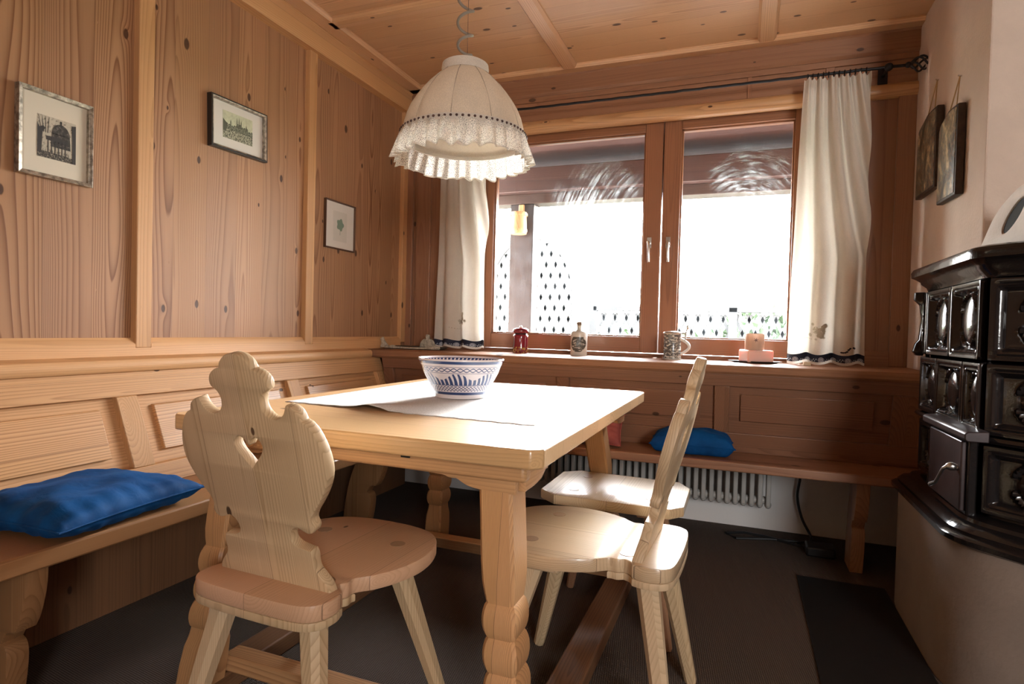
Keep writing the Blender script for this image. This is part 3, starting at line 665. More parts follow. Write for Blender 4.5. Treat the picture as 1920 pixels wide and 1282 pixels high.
def taper_leg(top, bot, r0, r1):
    top, bot = Vector(top), Vector(bot); ax = (bot-top).normalized(); u = Vector((1, 0, 0)); u = (u-ax*u.dot(ax)).normalized(); v = ax.cross(u)
    rings = []
    for f_ in (0, .25, .5, .75, .985, 1.):
        r = r0 + (r1-r0)*f_
        if f_ == 1.: r *= .8
        p = top.lerp(bot, f_)
        # square leg with broad chamfers
        rings.append([p + u*a_*r + v*b_*r for a_, b_ in ((-1, -.5), (-.5, -1), (.5, -1), (1, -.5), (1, .5), (.5, 1), (-.5, 1), (-1, .5))])
    return MB().loft(rings)
def make_chair(label, loc, rz, seatm):
    o = thing('farmhouse_chair', label, 'chair', loc, rz, world=False)
    H0 = .455
    sh = smooth_path(seat_half, 6); outl = mirror(sh)
    plate('seat', [outl], .034, Matrix.Translation((0, 0, H0-.017)), seatm, o, .004)
    # battens let into the underside, rear one follows the seat outline
    rear = [p for p in outl if p[1] < .09]
    rr_ = [p for p in sh if p[1] < .085]; rr_ = mirror([(0, rr_[0][1])] + rr_[1:] + [(0, rr_[-1][1])])
    plate('rear_batten', [rr_], .018, Matrix.Translation((0, 0, H0-.043)), leg_m, o, .003)
    MB().box(-.175, .175, .20, .29, H0-.056, H0-.034).build('front_batten', leg_m, o, .006)
    tl = R(13.7); y_ax = Vector((0, -math.sin(tl), math.cos(tl)))
    hh = smooth_path([heart_h], 3); heart = hh + [(-x, y) for x, y in reversed(hh) if x > 1e-5]
    bk = mirror(smooth_path(back_half, 5))
    nrm = Vector((1, 0, 0)).cross(y_ax)
    # board: its rear face stands on the measured plane, so the centre lies half a board in front
    br = plate('backrest', [bk, heart], .024, Matrix.Identity(4), chair_back, o, .003)
    br.matrix_local = frame(Vector((0, 0, H0)) - nrm*.012, (1, 0, 0), y_ax, nrm)
    for sx_, (tx, ty), (bx, by) in ((1, (.115, -.005), (.205, -.085)), (-1, (.115, -.005), (.205, -.085)), (1, (.125, .275), (.215, .385)), (-1, (.125, .275), (.215, .385))):
        taper_leg((sx_*tx, ty, H0-.034), (sx_*bx, by, 0), .027, .0155).build('leg', leg_m, o, ang=20)
        MB().lathe([(0, 0), (.019, 0), (.019, .0012), (0, .0012)], (sx_*(tx-.01), ty+(.05 if ty < .1 else .02), H0-.0003), 20).build('peg', peg_m, o)
    return o
make_chair('carved pine chair with heart cut-out, its back towards the viewer', (-.917, 1.000, 0), R(-2.4), chair_seat1)
make_chair('carved pine chair seen from the side at the right table edge', (-.200, 1.575, 0), R(90-2), chair_seat)

# stool with clipped corners
sto = thing('stool', 'low pine stool with an eight-sided seat, between the side-on chair and the window bench', 'stool', (-.395, 2.09, 0), world=False)
o8 = [(-.175, -.19), (.20, -.19), (.238, -.14), (.238, .10), (.195, .175), (-.18, .19), (-.238, .14), (-.238, -.135)]
plate('seat', [o8], .034, Matrix.Translation((0, 0, .455-.017)), chair_seat, sto, .005)
leg_d = wood(((.34, .18, .10), (.2, .09, .05)), 'xyz', .3, 170, .2, .5, .5)
for sx_ in (1, -1):
    MB().box(sx_*.12-.03, sx_*.12+.03, -.14, .14, .40, .422).build('batten', leg_d, sto, .004)
    for sy_ in (1, -1):
        taper_leg((sx_*.13, sy_*.10, .41), (sx_*.205, sy_*.165, 0), .022, .014).build('leg', leg_d, sto, ang=20)
        MB().lathe([(0, 0), (.017, 0), (.017, .0012), (0, .0012)], (sx_*.13, sy_*.10, .4547), 20).build('peg', peg_m, sto)

# ------------------------------------------------------------------ pendant lamp
lp = thing('pendant_lamp', 'cream fabric dome lamp with lace frill hanging over the table', 'lamp', (-.885, 1.80, ZC))
LC = (-.885, 1.80, 0)
def fabric(name, col, tl, sc=700, lacey=0, al=1.):
    mt, t, b = new_mat(name); t.t.nodes.remove(b); mo = [n for n in t.t.nodes if n.type == 'OUTPUT_MATERIAL'][0]
    oc = t.n('ShaderNodeTexCoord').outputs['Object']
    ns = t.noise(oc, sc, 2); ns2 = t.noise(oc, 22, 3)
    cl = t.mix(t.ss(ns, .35, .65), c4([x*.80 for x in col]), c4(col)); cl = t.mix(t.m('MULTIPLY', t.ss(ns2, .4, .8), .25), cl, c4([x*.78 for x in col]))
    d_ = t.n('ShaderNodeBsdfDiffuse'); tn = t.n('ShaderNodeBsdfTranslucent'); t.l(cl, d_.inputs[0]); t.l(cl, tn.inputs[0])
    mx = t.n('ShaderNodeMixShader'); mx.inputs[0].default_value = tl; t.l(d_.outputs[0], mx.inputs[1]); t.l(tn.outputs[0], mx.inputs[2])
    last = mx.outputs[0]
    if lacey:
        vo = t.n('ShaderNodeTexVoronoi', feature='DISTANCE_TO_EDGE'); t.l(oc, vo.inputs['Vector']); vo.inputs['Scale'].default_value = lacey
        hole = t.m('MULTIPLY', t.ss(vo.outputs[0], .10, .20), al)
        tp = t.n('ShaderNodeBsdfTransparent'); m2 = t.n('ShaderNodeMixShader'); t.l(hole, m2.inputs[0]); t.l(last, m2.inputs[1]); t.l(tp.outputs[0], m2.inputs[2]); last = m2.outputs[0]
    t.l(last, mo.inputs['Surface']); return mt
shade_m = fabric('lamp_cloth', (.97, .87, .73), .5, 500); lace_m = fabric('lamp_lace', (.96, .93, .86), .5, 300, 190, .6); lin = fabric('lamp_lining', (.95, .90, .82), .45)
prof = [(.068, 1.842), (.078, 1.835), (.098, 1.818), (.122, 1.794), (.144, 1.767), (.162, 1.742), (.178, 1.716), (.190, 1.688), (.198, 1.658), (.203, 1.622)]
def gore(r, z, a):
    k_ = abs(math.sin(a*5 + .3)); f_ = (z-1.62)/.22
    return r*(1 - .045*(1-k_)**3*math.sin(PI*min(1, max(0, f_)))) 
N = 160
rings = [[(LC[0] + gore(r, z, 2*PI*i/N)*math.cos(2*PI*i/N), LC[1] + gore(r, z, 2*PI*i/N)*math.sin(2*PI*i/N), z) for i in range(N)] for r, z in prof]
MB().loft(rings, cap=False).build('shade', shade_m, lp, ang=80)
MB().loft([[(LC[0]+(r-.006)*math.cos(2*PI*i/60), LC[1]+(r-.006)*math.sin(2*PI*i/60), z) for i in range(60)] for r, z in prof], cap=False).build('lining', lin, lp, ang=80)
seamm = mat('seam_thread', (.42, .34, .26), .9)
for k_ in range(10):
    a = (k_*PI - .3)/5
    MB().tube([(LC[0]+(gore(r, z, a)+.001)*math.cos(a), LC[1]+(gore(r, z, a)+.001)*math.sin(a), z) for r, z in prof], .0012, 5).build('seam', seamm, lp)
MB().lathe([(.058, 1.868), (.070, 1.870), (.076, 1.866), (.078, 1.852), (.076, 1.838), (.070, 1.836)], LC, 48).build('collar', lin, lp)
MB().lathe([(.0, 1.862), (.03, 1.868), (.058, 1.868), (.06, 1.86), (0, 1.858)], LC, 32).build('cap', lin, lp)
MB().lathe([(.0735, 1.838), (.0765, 1.836), (.0765, 1.830), (.0735, 1.829)], LC, 48).build('neck_ribbon', mat('black_ribbon', (.008, .008, .015), .6), lp)
# gathered lace frill
def frill(i, n, f_):
    a = 2*PI*i/n; w_ = (.003 + .010*f_)*(math.sin(a*31 + 1.2*math.sin(a*3)) + .45*math.sin(a*17+1))
    r = .205 + .018*f_ + w_; z = 1.632 - .086*f_ + .004*f_*math.sin(a*31+1) + .003*f_*math.sin(a*7)
    return (LC[0]+r*math.cos(a), LC[1]+r*math.sin(a), z)
n = 500
MB().loft([[frill(i, n, f_) for i in range(n)] for f_ in (0, .15, .35, .6, .85, 1.)], cap=False).build('lace_frill', lace_m, lp, ang=80)
MB().loft([[Vector(frill(i, n, f_)) for i in range(n)] for f_ in (.955, 1.01)], cap=False).build('frill_hem', lin, lp, solid=.0015, ang=80)
MB().lathe([(.199, 1.622), (.206, 1.622), (.208, 1.630), (.206, 1.640), (.202, 1.640)], LC, 96).build('trim_band', lin, lp)
MB().lathe([(.196, 1.612), (.203, 1.611), (.204, 1.622), (.197, 1.622), (.196, 1.612)], LC, 96).build('wire_ring', lin, lp)
mb = MB()
for k_ in range(72):
    a = 2*PI*k_/72; p = Vector((LC[0]+.2075*math.cos(a), LC[1]+.2075*math.sin(a), 1.632))
    mb.sphere(p, .0045, (1, 1, .9), 8, 6)
mb.build('ribbon_weave', mat('brown_ribbon', (.06, .025, .02), .6), lp)
MB().lathe([(0, 1.700), (.022, 1.690), (.034, 1.660), (.034, 1.635), (.022, 1.612), (0, 1.604)], LC, 24).build('bulb', mat('opal_bulb', (.85, .84, .80), .3), lp, ang=80)
MB().tube([(LC[0], LC[1], 1.69), (LC[0], LC[1], 1.86)], .016, 12).build('socket', mat('socket', (.5, .48, .44), .5), lp)
ck = mat('cord', (.30, .26, .21), .6)
pts = []
for i in range(260):
    f_ = i/259; turns = 6.5; z = 1.872 + (ZC-.03-1.872)*(f_**1.35); rr_ = .020 + .006*math.sin(f_*3)
    pts.append((LC[0]-.004+rr_*math.cos(2*PI*turns*f_+2.), LC[1]+rr_*math.sin(2*PI*turns*f_+2.), z))
MB().tube(pts, .0046, 8).build('coiled_cord', ck, lp)
MB().tube([(LC[0]+.006, LC[1], 1.865), (LC[0]+.006, LC[1], ZC-.02)], .0007, 6).build('steel_wire', mat('wire', (.12, .12, .12), .4, 1), lp)
MB().lathe([(0, ZC-.045), (.03, ZC-.043), (.045, ZC-.02), (.05, ZC), (0, ZC)], LC, 32).build('ceiling_rose', lin, lp)

# ------------------------------------------------------------------ curtains and rod
iron = mat('black_wrought_iron', (.018, .018, .020), .45, .6, bump=(40, .5, .003))
YRD = 3.15; ZRD = 2.228
rod = thing('curtain_rod', 'black wrought iron curtain rod above the window', 'curtain rod', (-.6, YRD, ZRD))
MB().tube([(-1.78 + 2.43*i/60, YRD + .0008*math.sin(i*1.7), ZRD + .001*math.sin(i*2.3)) for i in range(61)], .0065, 10).build('rod', iron, rod)
for sx_, x0 in ((1, .655), (-1, -1.785)):
    for k_ in range(5):
        a0_ = 2*PI*k_/5
        MB().tube([(x0 + sx_*.085*f_, YRD + .033*math.sin(PI*f_)*math.cos(a0_+PI*f_), ZRD + .033*math.sin(PI*f_)*math.sin(a0_+PI*f_)) for f_ in [q/12 for q in range(13)]], .0045, 7).build('finial_bar', iron, rod)
    MB().tube([(x0+sx_*.085, YRD, ZRD), (x0+sx_*.13, YRD, ZRD+.002)], [.007, .004], 8).sphere((x0+sx_*.085, YRD, ZRD), .012).sphere((x0-sx_*.005, YRD, ZRD), .013).build('finial_tip', iron, rod)
for x in (.575, -1.74):
    MB().tube([(x, YRD, ZRD), (x, YF, ZRD+.01)], .007, 8).box(x-.02, x+.02, YF-.006, YF+.002, ZRD-.03, ZRD+.05).sphere((x, YRD, ZRD), .018).build('bracket', iron, rod)
for x in [.245+.022*i for i in range(12)] + [-1.69+.024*i for i in range(12)]:
    MB().tube([(x, YRD+.013*math.cos(a), ZRD-.004+.013*math.sin(a)) for a in [2*PI*q/14 for q in range(15)]], .002, 6, False).build('ring', iron, rod)
curt = fabric('curtain_cotton', (.82, .75, .65), .36, 900)
navy, t, b = new_mat('navy_braid')
oc = t.n('ShaderNodeTexCoord').outputs['Object']; s_ = t.sep(oc)
u_ = t.m('SUBTRACT', t.m('FRACT', t.m('MULTIPLY', s_[0], 1/.055)), .5); v_ = t.m('DIVIDE', t.m('SUBTRACT', s_[2], .0165), .055)
rr_ = t.m('SQRT', t.m('ADD', t.m('POWER', u_, 2.), t.m('POWER', v_, 2.)))
rose = t.m('MULTIPLY', t.m('LESS_THAN', rr_, .23), t.m('GREATER_THAN', t.m('SINE', t.m('MULTIPLY', rr_, 62.)), -.25))
leaf = t.m('MULTIPLY', t.m('GREATER_THAN', t.m('ABSOLUTE', u_), .30), t.m('LESS_THAN', t.m('ABSOLUTE', t.m('SUBTRACT', v_, t.m('MULTIPLY', t.m('SINE', t.m('MULTIPLY', u_, 30.)), .09))), .03))
t.l(t.mix(t.m('MAXIMUM', rose, leaf), (.010, .013, .032, 1), (.55, .58, .62, 1)), b.inputs['Base Color']); b.inputs['Roughness'].default_value = .8
def curtain(label, xt0, xt1, xb0, xb1, zt_, zb_, seed, folds, flip):
    rn = random.Random(seed); ph = [rn.uniform(0, 6.28) for _ in range(6)]
    def P(u, v, off=0):   # v: 0 top .. 1 bottom
        e = min(1, v*1.6)
        x = (xt0+(xb0-xt0)*(v**.8))*(1-u) + (xt1+(xb1-xt1)*(v**.8))*u
        fr_ = folds*(1 - .42*e)
        amp = .012 + .016*e
        w1 = math.sin(2*PI*fr_*u + ph[0] + .5*math.sin(3*v+ph[1]))
        w1 = math.copysign(abs(w1)**.75, w1)
        w2 = math.sin(2*PI*(fr_*2.3)*u + ph[2])*max(0, 1-v*3.5)
        y = YRD + amp*w1 + .007*w2 + .006*math.sin(2*PI*fr_*.5*u+ph[3])
        x += .006*math.cos(2*PI*fr_*u+ph[0])*e + .006*math.sin(v*9+ph[4])*v*(1-v)
        z = zt_ + (zb_-zt_)*v + .006*math.sin(2*PI*u*3+ph[5])*v - (.004*w2 if v < .02 else 0)
        return (x, y - off, z)
    bz = .016
    o = thing('curtain', label, 'curtain', ((xt0+xt1)/2, YRD, zb_), world=False)
    sub = Vector(o.location)
    MB().grid(lambda u, v: Vector(P(u, v))-sub, 150, 70).build('curtain_panel', curt, o, ang=80)
    H_ = zt_-zb_
    v0, v1 = 1-.046/H_, 1-.012/H_
    MB().grid(lambda u, v: Vector(P(u, v0+(v1-v0)*v, .0015))-sub + Vector((0, 0, 0)), 150, 4).build('woven_border', navy, o, ang=80)
    # heading tape
    MB().grid(lambda u, v: Vector(P(u, .012+.02*v, .002))-sub, 150, 2).build('heading_tape', curt, o, ang=80)
    emb = fabric('embroidery', (.56, .49, .38), .2); emd = mat('dark_embroidery', (.02, .02, .03), .8)
    rn = random.Random(seed+9)
    def blob(cu, cv, r, mb):
        ring = [P(cu + r*math.cos(a)/(xb1-xb0), cv + r*math.sin(a)/H_, .003) for a in [2*PI*q/9 for q in range(9)]]
        mb.poly([Vector(p)-sub for p in ring])
    mb = MB(); cu0 = .38 if not flip else .55
    for k_ in range(26):
        a = rn.uniform(0, 6.28); d_ = rn.uniform(0, 1)
        blob(cu0 + .10*d_*math.cos(a), 1-.155/H_ + .055*d_*math.sin(a)/H_, rn.uniform(.004, .010), mb)
    for k_ in range(6): blob(cu0-.22+.03*k_, 1-.115/H_, .0025, mb)
    mb.build('flower_embroidery', emb, o, smooth=False)
    if not flip:
        mb = MB()
        for du, dz in ((.70, .060), (.715, .060), (.735, .061), (.75, .064), (.765, .072), (.78, .077), (.815, .077), (.83, .073)): blob(du, 1-dz/H_, .0042, mb)
        mb.build('dark_motif', emd, o, smooth=False)
    return o
curtain('right-hand cream curtain with navy rose border', .232, .507, .205, .530, 2.212, .876, 11, 5.2, False)
curtain('left-hand cream curtain with navy rose border, partly behind the lamp', -1.68, -1.40, -1.715, -1.375, 2.212, .884, 23, 4.6, True)

# ------------------------------------------------------------------ things on the window sill
ZW = .868
mill = thing('pepper_mill', 'dark red lacquered mill with gold flowers, left on the window sill', 'pepper mill', (-1.16, 3.14, ZW))
redl, t, b = new_mat('red_lacquer')
oc = t.n('ShaderNodeTexCoord').outputs['Object']; s_ = t.sep(oc)
fl = t.m('MULTIPLY', t.ss(t.noise(oc, 110, 2), .52, .58), t.m('LESS_THAN', s_[2], .035))
t.l(t.mix(fl, (.19, .012, .022, 1), (.50, .33, .08, 1)), b.inputs['Base Color']); b.inputs['Roughness'].default_value = .12; b.inputs['Coat Weight'].default_value = .6
MB().lathe([(0, 0), (.041, 0), (.043, .006), (.042, .03), (.0405, .06), (.041, .08), (.042, .092), (.040, .100), (.034, .104), (0, .105)], (-1.16, 3.14, ZW), 40).build('body', redl, mill, ang=50)
MB().lathe([(.030, .100), (.033, .104), (.034, .108), (.030, .111), (0, .111)], (-1.16, 3.14, ZW), 32).build('neck', mat('dark_neck', (.05, .02, .02), .3), mill)
MB().lathe([(0, .109), (.034, .110), (.042, .116), (.044, .124), (.041, .132), (.028, .139), (.012, .142), (0, .142)], (-1.16, 3.14, ZW), 40).build('head', redl, mill, ang=60)
MB().lathe([(0, .140), (.008, .141), (.009, .147), (.004, .152), (0, .153)], (-1.16, 3.14, ZW), 16).build('knob', chrome, mill)
def etched(name, base_, ink_, x_off=0, zlo=.02, zhi=.10, sc=60, thr=.5, wmask=None, seed=0.):
    mt, t, b = new_mat(name); oc = t.n('ShaderNodeTexCoord').outputs['Object']; s_ = t.sep(oc)
    n1 = t.noise(t.comb(s_[0], s_[1], t.m('MULTIPLY_ADD', s_[2], 2.2, seed)), sc, 5, .7)
    k_ = t.ss(n1, thr-.04, thr+.04)
    k_ = t.m('MULTIPLY', k_, t.m('MULTIPLY', t.m('GREATER_THAN', s_[2], zlo), t.m('LESS_THAN', s_[2], zhi)))
    if wmask: k_ = t.m('MULTIPLY', k_, t.m('LESS_THAN', t.m('ADD', t.m('POWER', t.m('DIVIDE', t.m('SUBTRACT', s_[0], wmask[0]), wmask[1]), 2.), t.m('POWER', t.m('DIVIDE', t.m('SUBTRACT', s_[2], wmask[2]), wmask[3]), 2.)), 1.))
    t.l(t.mix(k_, c4(base_), c4(ink_)), b.inputs['Base Color']); b.inputs['Roughness'].default_value = .25; b.inputs['Coat Weight'].default_value = .3
    return mt
bot = thing('ceramic_bottle', 'white stoneware bottle with a dark town view, on the sill near the window middle', 'bottle', (-.825, 3.14, ZW))
bm_ = etched('bottle_glaze', (.60, .57, .50), (.055, .055, .045), sc=55, thr=.43, wmask=(.005, .038, .065, .048))
MB().lathe([(0, 0), (.043, 0), (.045, .004), (.045, .105), (.044, .118), (.038, .128), (.018, .133), (.0125, .140), (.012, .160), (.013, .161), (.013, .165), (0, .165)], (-.825, 3.14, ZW), 40).build('body', bm_, bot, ang=50)
MB().lathe([(.0135, .161), (.0145, .163), (.0145, .176), (.012, .180), (0, .181)], (-.825, 3.14, ZW), 20).build('stopper', mat('stopper', (.20, .14, .10), .6), bot)
stn = thing('beer_stein', 'patterned ceramic stein with hinged pewter lid and white handle on the sill', 'beer stein', (-.335, 3.13, ZW))
sm = etched('stein_glaze', (.62, .60, .52), (.09, .09, .085), sc=48, thr=.46, zlo=.006, zhi=.128, seed=4.)
MB().lathe([(0, 0), (.044, 0), (.046, .004), (.045, .012), (.043, .016), (.0425, .126), (.044, .130), (.040, .132), (0, .132)], (-.335, 3.13, ZW), 40).build('body', sm, stn, ang=50)
MB().tube([(-.335+.04, 3.13, ZW+.105)] + [(-.335+.042+.042*math.sin(PI*f_), 3.13, ZW+.105-.078*f_) for f_ in [q/10 for q in range(1, 10)]] + [(-.335+.04, 3.13, ZW+.027)], .0075, 10).build('handle', mat('white_glaze', (.75, .73, .68), .15), stn)
pewter = mat('pewter', (.62, .62, .60), .28, 1)
MB().lathe([(.046, .130), (.047, .134), (.044, .139), (.02, .143), (0, .144)], (-.335, 3.13, ZW), 40).build('lid', pewter, stn)
MB().box(-.292, -.268, 3.122, 3.138, ZW+.130, ZW+.137).tube([(-.272, 3.13, ZW+.10), (-.270, 3.13, ZW+.135), (-.266, 3.13, ZW+.150), (-.262, 3.13, ZW+.158)], [.004, .005, .003, .006], 8).sphere((-.262, 3.13, ZW+.165), .007, (1, .7, 1.6)).build('thumb_lift', pewter, stn)
# candle on a pink block, on a dark leaf-shaped plate
pl = thing('plate', 'dark diamond-shaped plate under the pink block on the sill', 'plate', (.06, 3.11, ZW), world=False)
mb = MB(); hp = [(-.13, 0), (-.04, -.062), (.02, -.082), (.09, -.03), (.12, .01), (.02, .075)]
mb.loft([[(x*.75, y*.75, 0) for x, y in hp], [(x, y, .008) for x, y in hp], [(x*.97, y*.97, .010) for x, y in hp], [(x*.7, y*.7, .003) for x, y in hp]]).build('dish', mat('dark_glaze', (.05, .03, .02), .3), pl)
blkp, t, b = new_mat('pink_salt'); b.inputs['Base Color'].default_value = (.80, .48, .40, 1); b.inputs['Subsurface Weight'].default_value = .6; b.inputs['Subsurface Radius'].default_value = (.03, .012, .008); b.inputs['Subsurface Scale'].default_value = 1.; b.inputs['Roughness'].default_value = .5
cs = thing('candle_block', 'square pale pink stone candle holder on the dark plate', 'candle holder', (.060, 3.115, ZW+.010), 0, world=False); cs.rotation_euler = (0, 0, R(22))
MB().box(-.062, .062, -.058, .058, -.006, .052).build('block', blkp, cs, .007, 3)
cg = thing('candle_glass', 'frosted candle glass with a small dark star, on top of the pink block', 'candle glass', (.052, 3.115, ZW+.062), world=False)
gm, t, b = new_mat('frosted_amber'); b.inputs['Base Color'].default_value = (.72, .50, .36, 1); b.inputs['Roughness'].default_value = .35; b.inputs['Transmission Weight'].default_value = .35
MB().lathe([(0, 0), (.042, 0), (.044, .004), (.044, .078), (.0415, .080), (.040, .076), (.040, .008), (0, .008)], (0, 0, 0), 40).build('cup', gm, cg, ang=50)
MB().lathe([(0, .006), (.036, .006), (.036, .05), (0, .051)], (0, 0, 0), 32).build('wax', mat('wax', (.85, .70, .55), .5), cg)
sp = []
for k_ in range(12):
    a = 2*PI*k_/12; r = .013 if k_ % 2 == 0 else .004
    xx = .006+r*math.cos(a+.3); sp.append((xx, -math.sqrt(.0447**2-xx*xx), .048+r*math.sin(a+.3)))
MB().poly(sp).build('star', mat('star', (.15, .07, .05), .5), cg, smooth=False)
# ornamental tray lying in the corner of the sill
ty = thing('ornamental_tray', 'low dark tray with cream scrolled handles in the left sill corner', 'tray', (-1.78, 3.06, ZW), world=False); ty.rotation_euler = (0, 0, R(6))
cream = mat('cream_carving', (.40, .35, .27), .5, noise=(80, .35), bump=(120, .8, .003))
MB().lathe([(0, .002), (.9, .002), (1., .010), (1.02, .018), (.98, .017), (.88, .008), (0, .007)], (0, 0, 0), 48).build('dish', mat('dark_tray', (.05, .04, .03), .3), ty).scale = (.19, .07, 1)
MB().tube([(-.17, -.055, .012), (-.08, -.072, .010), (0, -.076, .009), (.08, -.074, .010), (.17, -.06, .012)], [.009, .006, .005, .006, .010], 8).build('front_rim', cream, ty)
MB().sphere((.145, -.062, .013), .014, (2.2, .8, .8)).sphere((-.12, -.064, .013), .012, (1.8, .8, .9)).build('rim_scroll', cream, ty)
hl = smooth_path([[(-.03, 0), (-.022, .03), (-.03, .05)], [(-.03, .05), (-.012, .062), (.0, .04), (.02, .016), (.04, .0)]], 5)
plate('end_handle', [hl], .012, frame((-.185, -.03, .006), (1, 0, 0), (0, 0, 1), (0, -1, 0)), cream, ty, .003)
fan = mirror(smooth_path([[(0, .082), (.010, .080), (.013, .066), (.009, .058)], [(.009, .058), (.028, .052), (.044, .034), (.053, .0)]], 5) + [(0, 0)])
plate('fan_handle', [fan], .012, frame((.055, .04, .006), (1, 0, 0), (0, 0, 1), (0, -1, 0)), cream, ty, .003)
for rr__ in (.018, .030, .041): MB().tube([(.055+rr__*math.cos(a)*1.05, .033, .012+rr__*math.sin(a)) for a in [PI*q/16 for q in range(17)]], .0022, 6).build('fan_ridge', cream, ty)
wd = MB().box(.262, .292, 3.03, 3.08, ZW, ZW+.016).build('wooden_wedge', wood(PALE, 'yzx', .1, 150, 0, .5), bevel=.002); tag(wd, 'small pale wooden wedge on the sill under the right curtain', 'wedge')

# ------------------------------------------------------------------ pictures on the left wall
papr = mat('mount_card', (.62, .56, .45), .7); papw = mat('mount_card_white', (.66, .63, .57), .7)
gold = mat('aged_silver_leaf', (.36, .32, .26), .35, .7, noise=(60, .5)); blkf = mat('black_frame', (.02, .017, .015), .3); thin = mat('thin_brown_frame', (.09, .045, .025), .4)
ink = mat('etching_ink', (.035, .03, .028), .7); ink2 = mat('etching_ink_green', (.08, .085, .055), .7)
glz = bpy.data.materials.new('picture_glass')
def picture(label, yc, zc, w_, h_, fm, fw_, dep, rot, paper, im, draw, fm2=None):
    X = XL - .02
    o = thing('framed_picture', label, 'picture', (X, yc, zc), world=False); o.rotation_euler = (rot, 0, 0)
    # local: y across, z up, x out of the wall
    hw_, hh_ = w_/2, h_/2
    def fring(w0, h0, w1, h1, xa, xb):
        mb = MB()
        P_ = lambda a_, b_, xx: [(xx, -a_, -b_), (xx, a_, -b_), (xx, a_, b_), (xx, -a_, b_)]
        o_ = [mb.b.verts.new(p) for p in P_(w0, h0, 0)]; of = [mb.b.verts.new(p) for p in P_(w0, h0, xa)]; if_ = [mb.b.verts.new(p) for p in P_(w1, h1, xb)]; ib = [mb.b.verts.new(p) for p in P_(w1, h1, 0)]
        for A_, B_ in ((o_, of), (of, if_), (if_, ib), (ib, o_)):
            for i in range(4): mb.b.faces.new((A_[i], A_[(i+1) % 4], B_[(i+1) % 4], B_[i]))
        return mb
    if fm2: fring(hw_, hh_, hw_-fw_*.5, hh_-fw_*.5, dep, dep).build('frame', fm2, o, .001, smooth=False); fring(hw_-fw_*.5, hh_-fw_*.5, hw_-fw_, hh_-fw_, dep+.002, dep-.003).build('frame_lip', fm, o, .001, smooth=False)
    else: fring(hw_, hh_, hw_-fw_, hh_-fw_, dep, dep-.003).build('frame', fm, o, .001, smooth=False)
    MB().box(.001, .006, -hw_+fw_*.8, hw_-fw_*.8, -hh_+fw_*.8, hh_-fw_*.8).build('mount', paper, o, smooth=False)
    py0, py1, pz0, pz1 = im[:4]
    pr = MB().box(.0055, .0065, py0, py1, pz0, pz1).build('print', im[4], o, smooth=False)
    draw(pr, py0, py1, pz0, pz1)
    return o
def flat(shapes, name, mt, par, x=.0068):
    mb = MB()
    for sh in shapes: mb.poly([(x, p[0], p[1]) for p in sh])
    return mb.build(name, mt, par, smooth=False)
def etch_mat(name, a_, b_, sc, thr):
    mt, t, b = new_mat(name); oc = t.n('ShaderNodeTexCoord').outputs['Object']
    t.l(t.mix(t.ss(t.noise(oc, sc, 6, .75), thr-.08, thr+.08), c4(a_), c4(b_)), b.inputs['Base Color']); b.inputs['Roughness'].default_value = .7; return mt
def draw_dome(pr, a_, b_, c_, d_):
    w_, h_ = b_-a_, d_-c_; P = lambda u, v: (a_+w_*u, c_+h_*v)
    L = lambda pts_: [P(*p) for p in pts_]
    flat([L([(0, 0), (1, 0), (1, .10), (.8, .14), (0, .16)])], 'foreground', etch_mat('e1', (.03, .025, .02), (.30, .26, .2), 160, .55), pr)
    flat([L([(.36, .62)] + [(.60-.24*math.cos(PI*q/12), .62+.26*math.sin(PI*q/12)) for q in range(1, 12)] + [(.84, .62)]), L([(.57, .86), (.63, .86), (.63, .96), (.57, .96)]), L([(.34, .30), (.86, .30), (.84, .63), (.36, .63)])], 'domed_building', etch_mat('e2', (.03, .025, .02), (.12, .10, .085), 110, .55), pr, .0070)
    flat([L([(.22, .44), (.80, .40), (.80, .50), (.5, .55), (.22, .53)])] + [L([(x, .12), (x+.025, .12), (x+.025, .44), (x, .44)]) for x in (.26, .35, .44, .53, .62, .71)], 'portico', ink, pr, .0074)
    for sh in ([(.90, 0), (1, 0), (1, .95), (.88, .92), (.9, .6)], [(0, .1), (.10, .1), (.13, .6), (.2, .7), (.15, .75), (.05, .7), (0, .8)]): flat([L(sh)], 'dark_tree', ink, pr, .0076)
    for sh in [L([(.1+.05*i, .6), (.12+.05*i, .6), (.03+.09*i, .98), (.02+.09*i, .98)]) for i in range(4)] + [L([(.02*i+.02, .12), (.02*i+.03, .12), (.02*i+.03, .22), (.02*i+.02, .20)]) for i in range(0, 40, 3)]: flat([sh], 'ink_stroke', ink, pr, .0072)
def draw_castle(pr, a_, b_, c_, d_):
    w_, h_ = b_-a_, d_-c_; P = lambda u, v: (a_+w_*u, c_+h_*v); L = lambda pts_: [P(*p) for p in pts_]
    flat([L([(0, .0), (1, 0), (1, .36), (0, .42)])], 'riverside', etch_mat('e3', (.06, .06, .04), (.42, .42, .30), 130, .5), pr)
    rn = random.Random(4); sh = []
    x = 0.
    while x < .98:
        w2 = rn.uniform(.04, .10); hh_ = .46 + .14*math.exp(-((x-.55)/.3)**2) + rn.uniform(-.04, .05); sh.append(L([(x, .34), (min(1, x+w2), .34), (min(1, x+w2), hh_), (x+w2/2, hh_+.04), (x, hh_)])); x += w2
    flat(sh, 'castle_roofs', etch_mat('e4', (.05, .055, .035), (.22, .23, .16), 150, .5), pr, .0070)
    flat([L([(x-.018, .5), (x+.018, .5), (x+.015, .74), (x, .74+h2), (x-.015, .74)]) for x, h2 in ((.46, .17), (.53, .19), (.60, .10), (.25, -.08), (.78, -.1))], 'spires', ink2, pr, .0072)
    flat([L([(0, .25), (.1, .28), (.16, .55), (.08, .6), (0, .7)])], 'near_trees', ink2, pr, .0074)
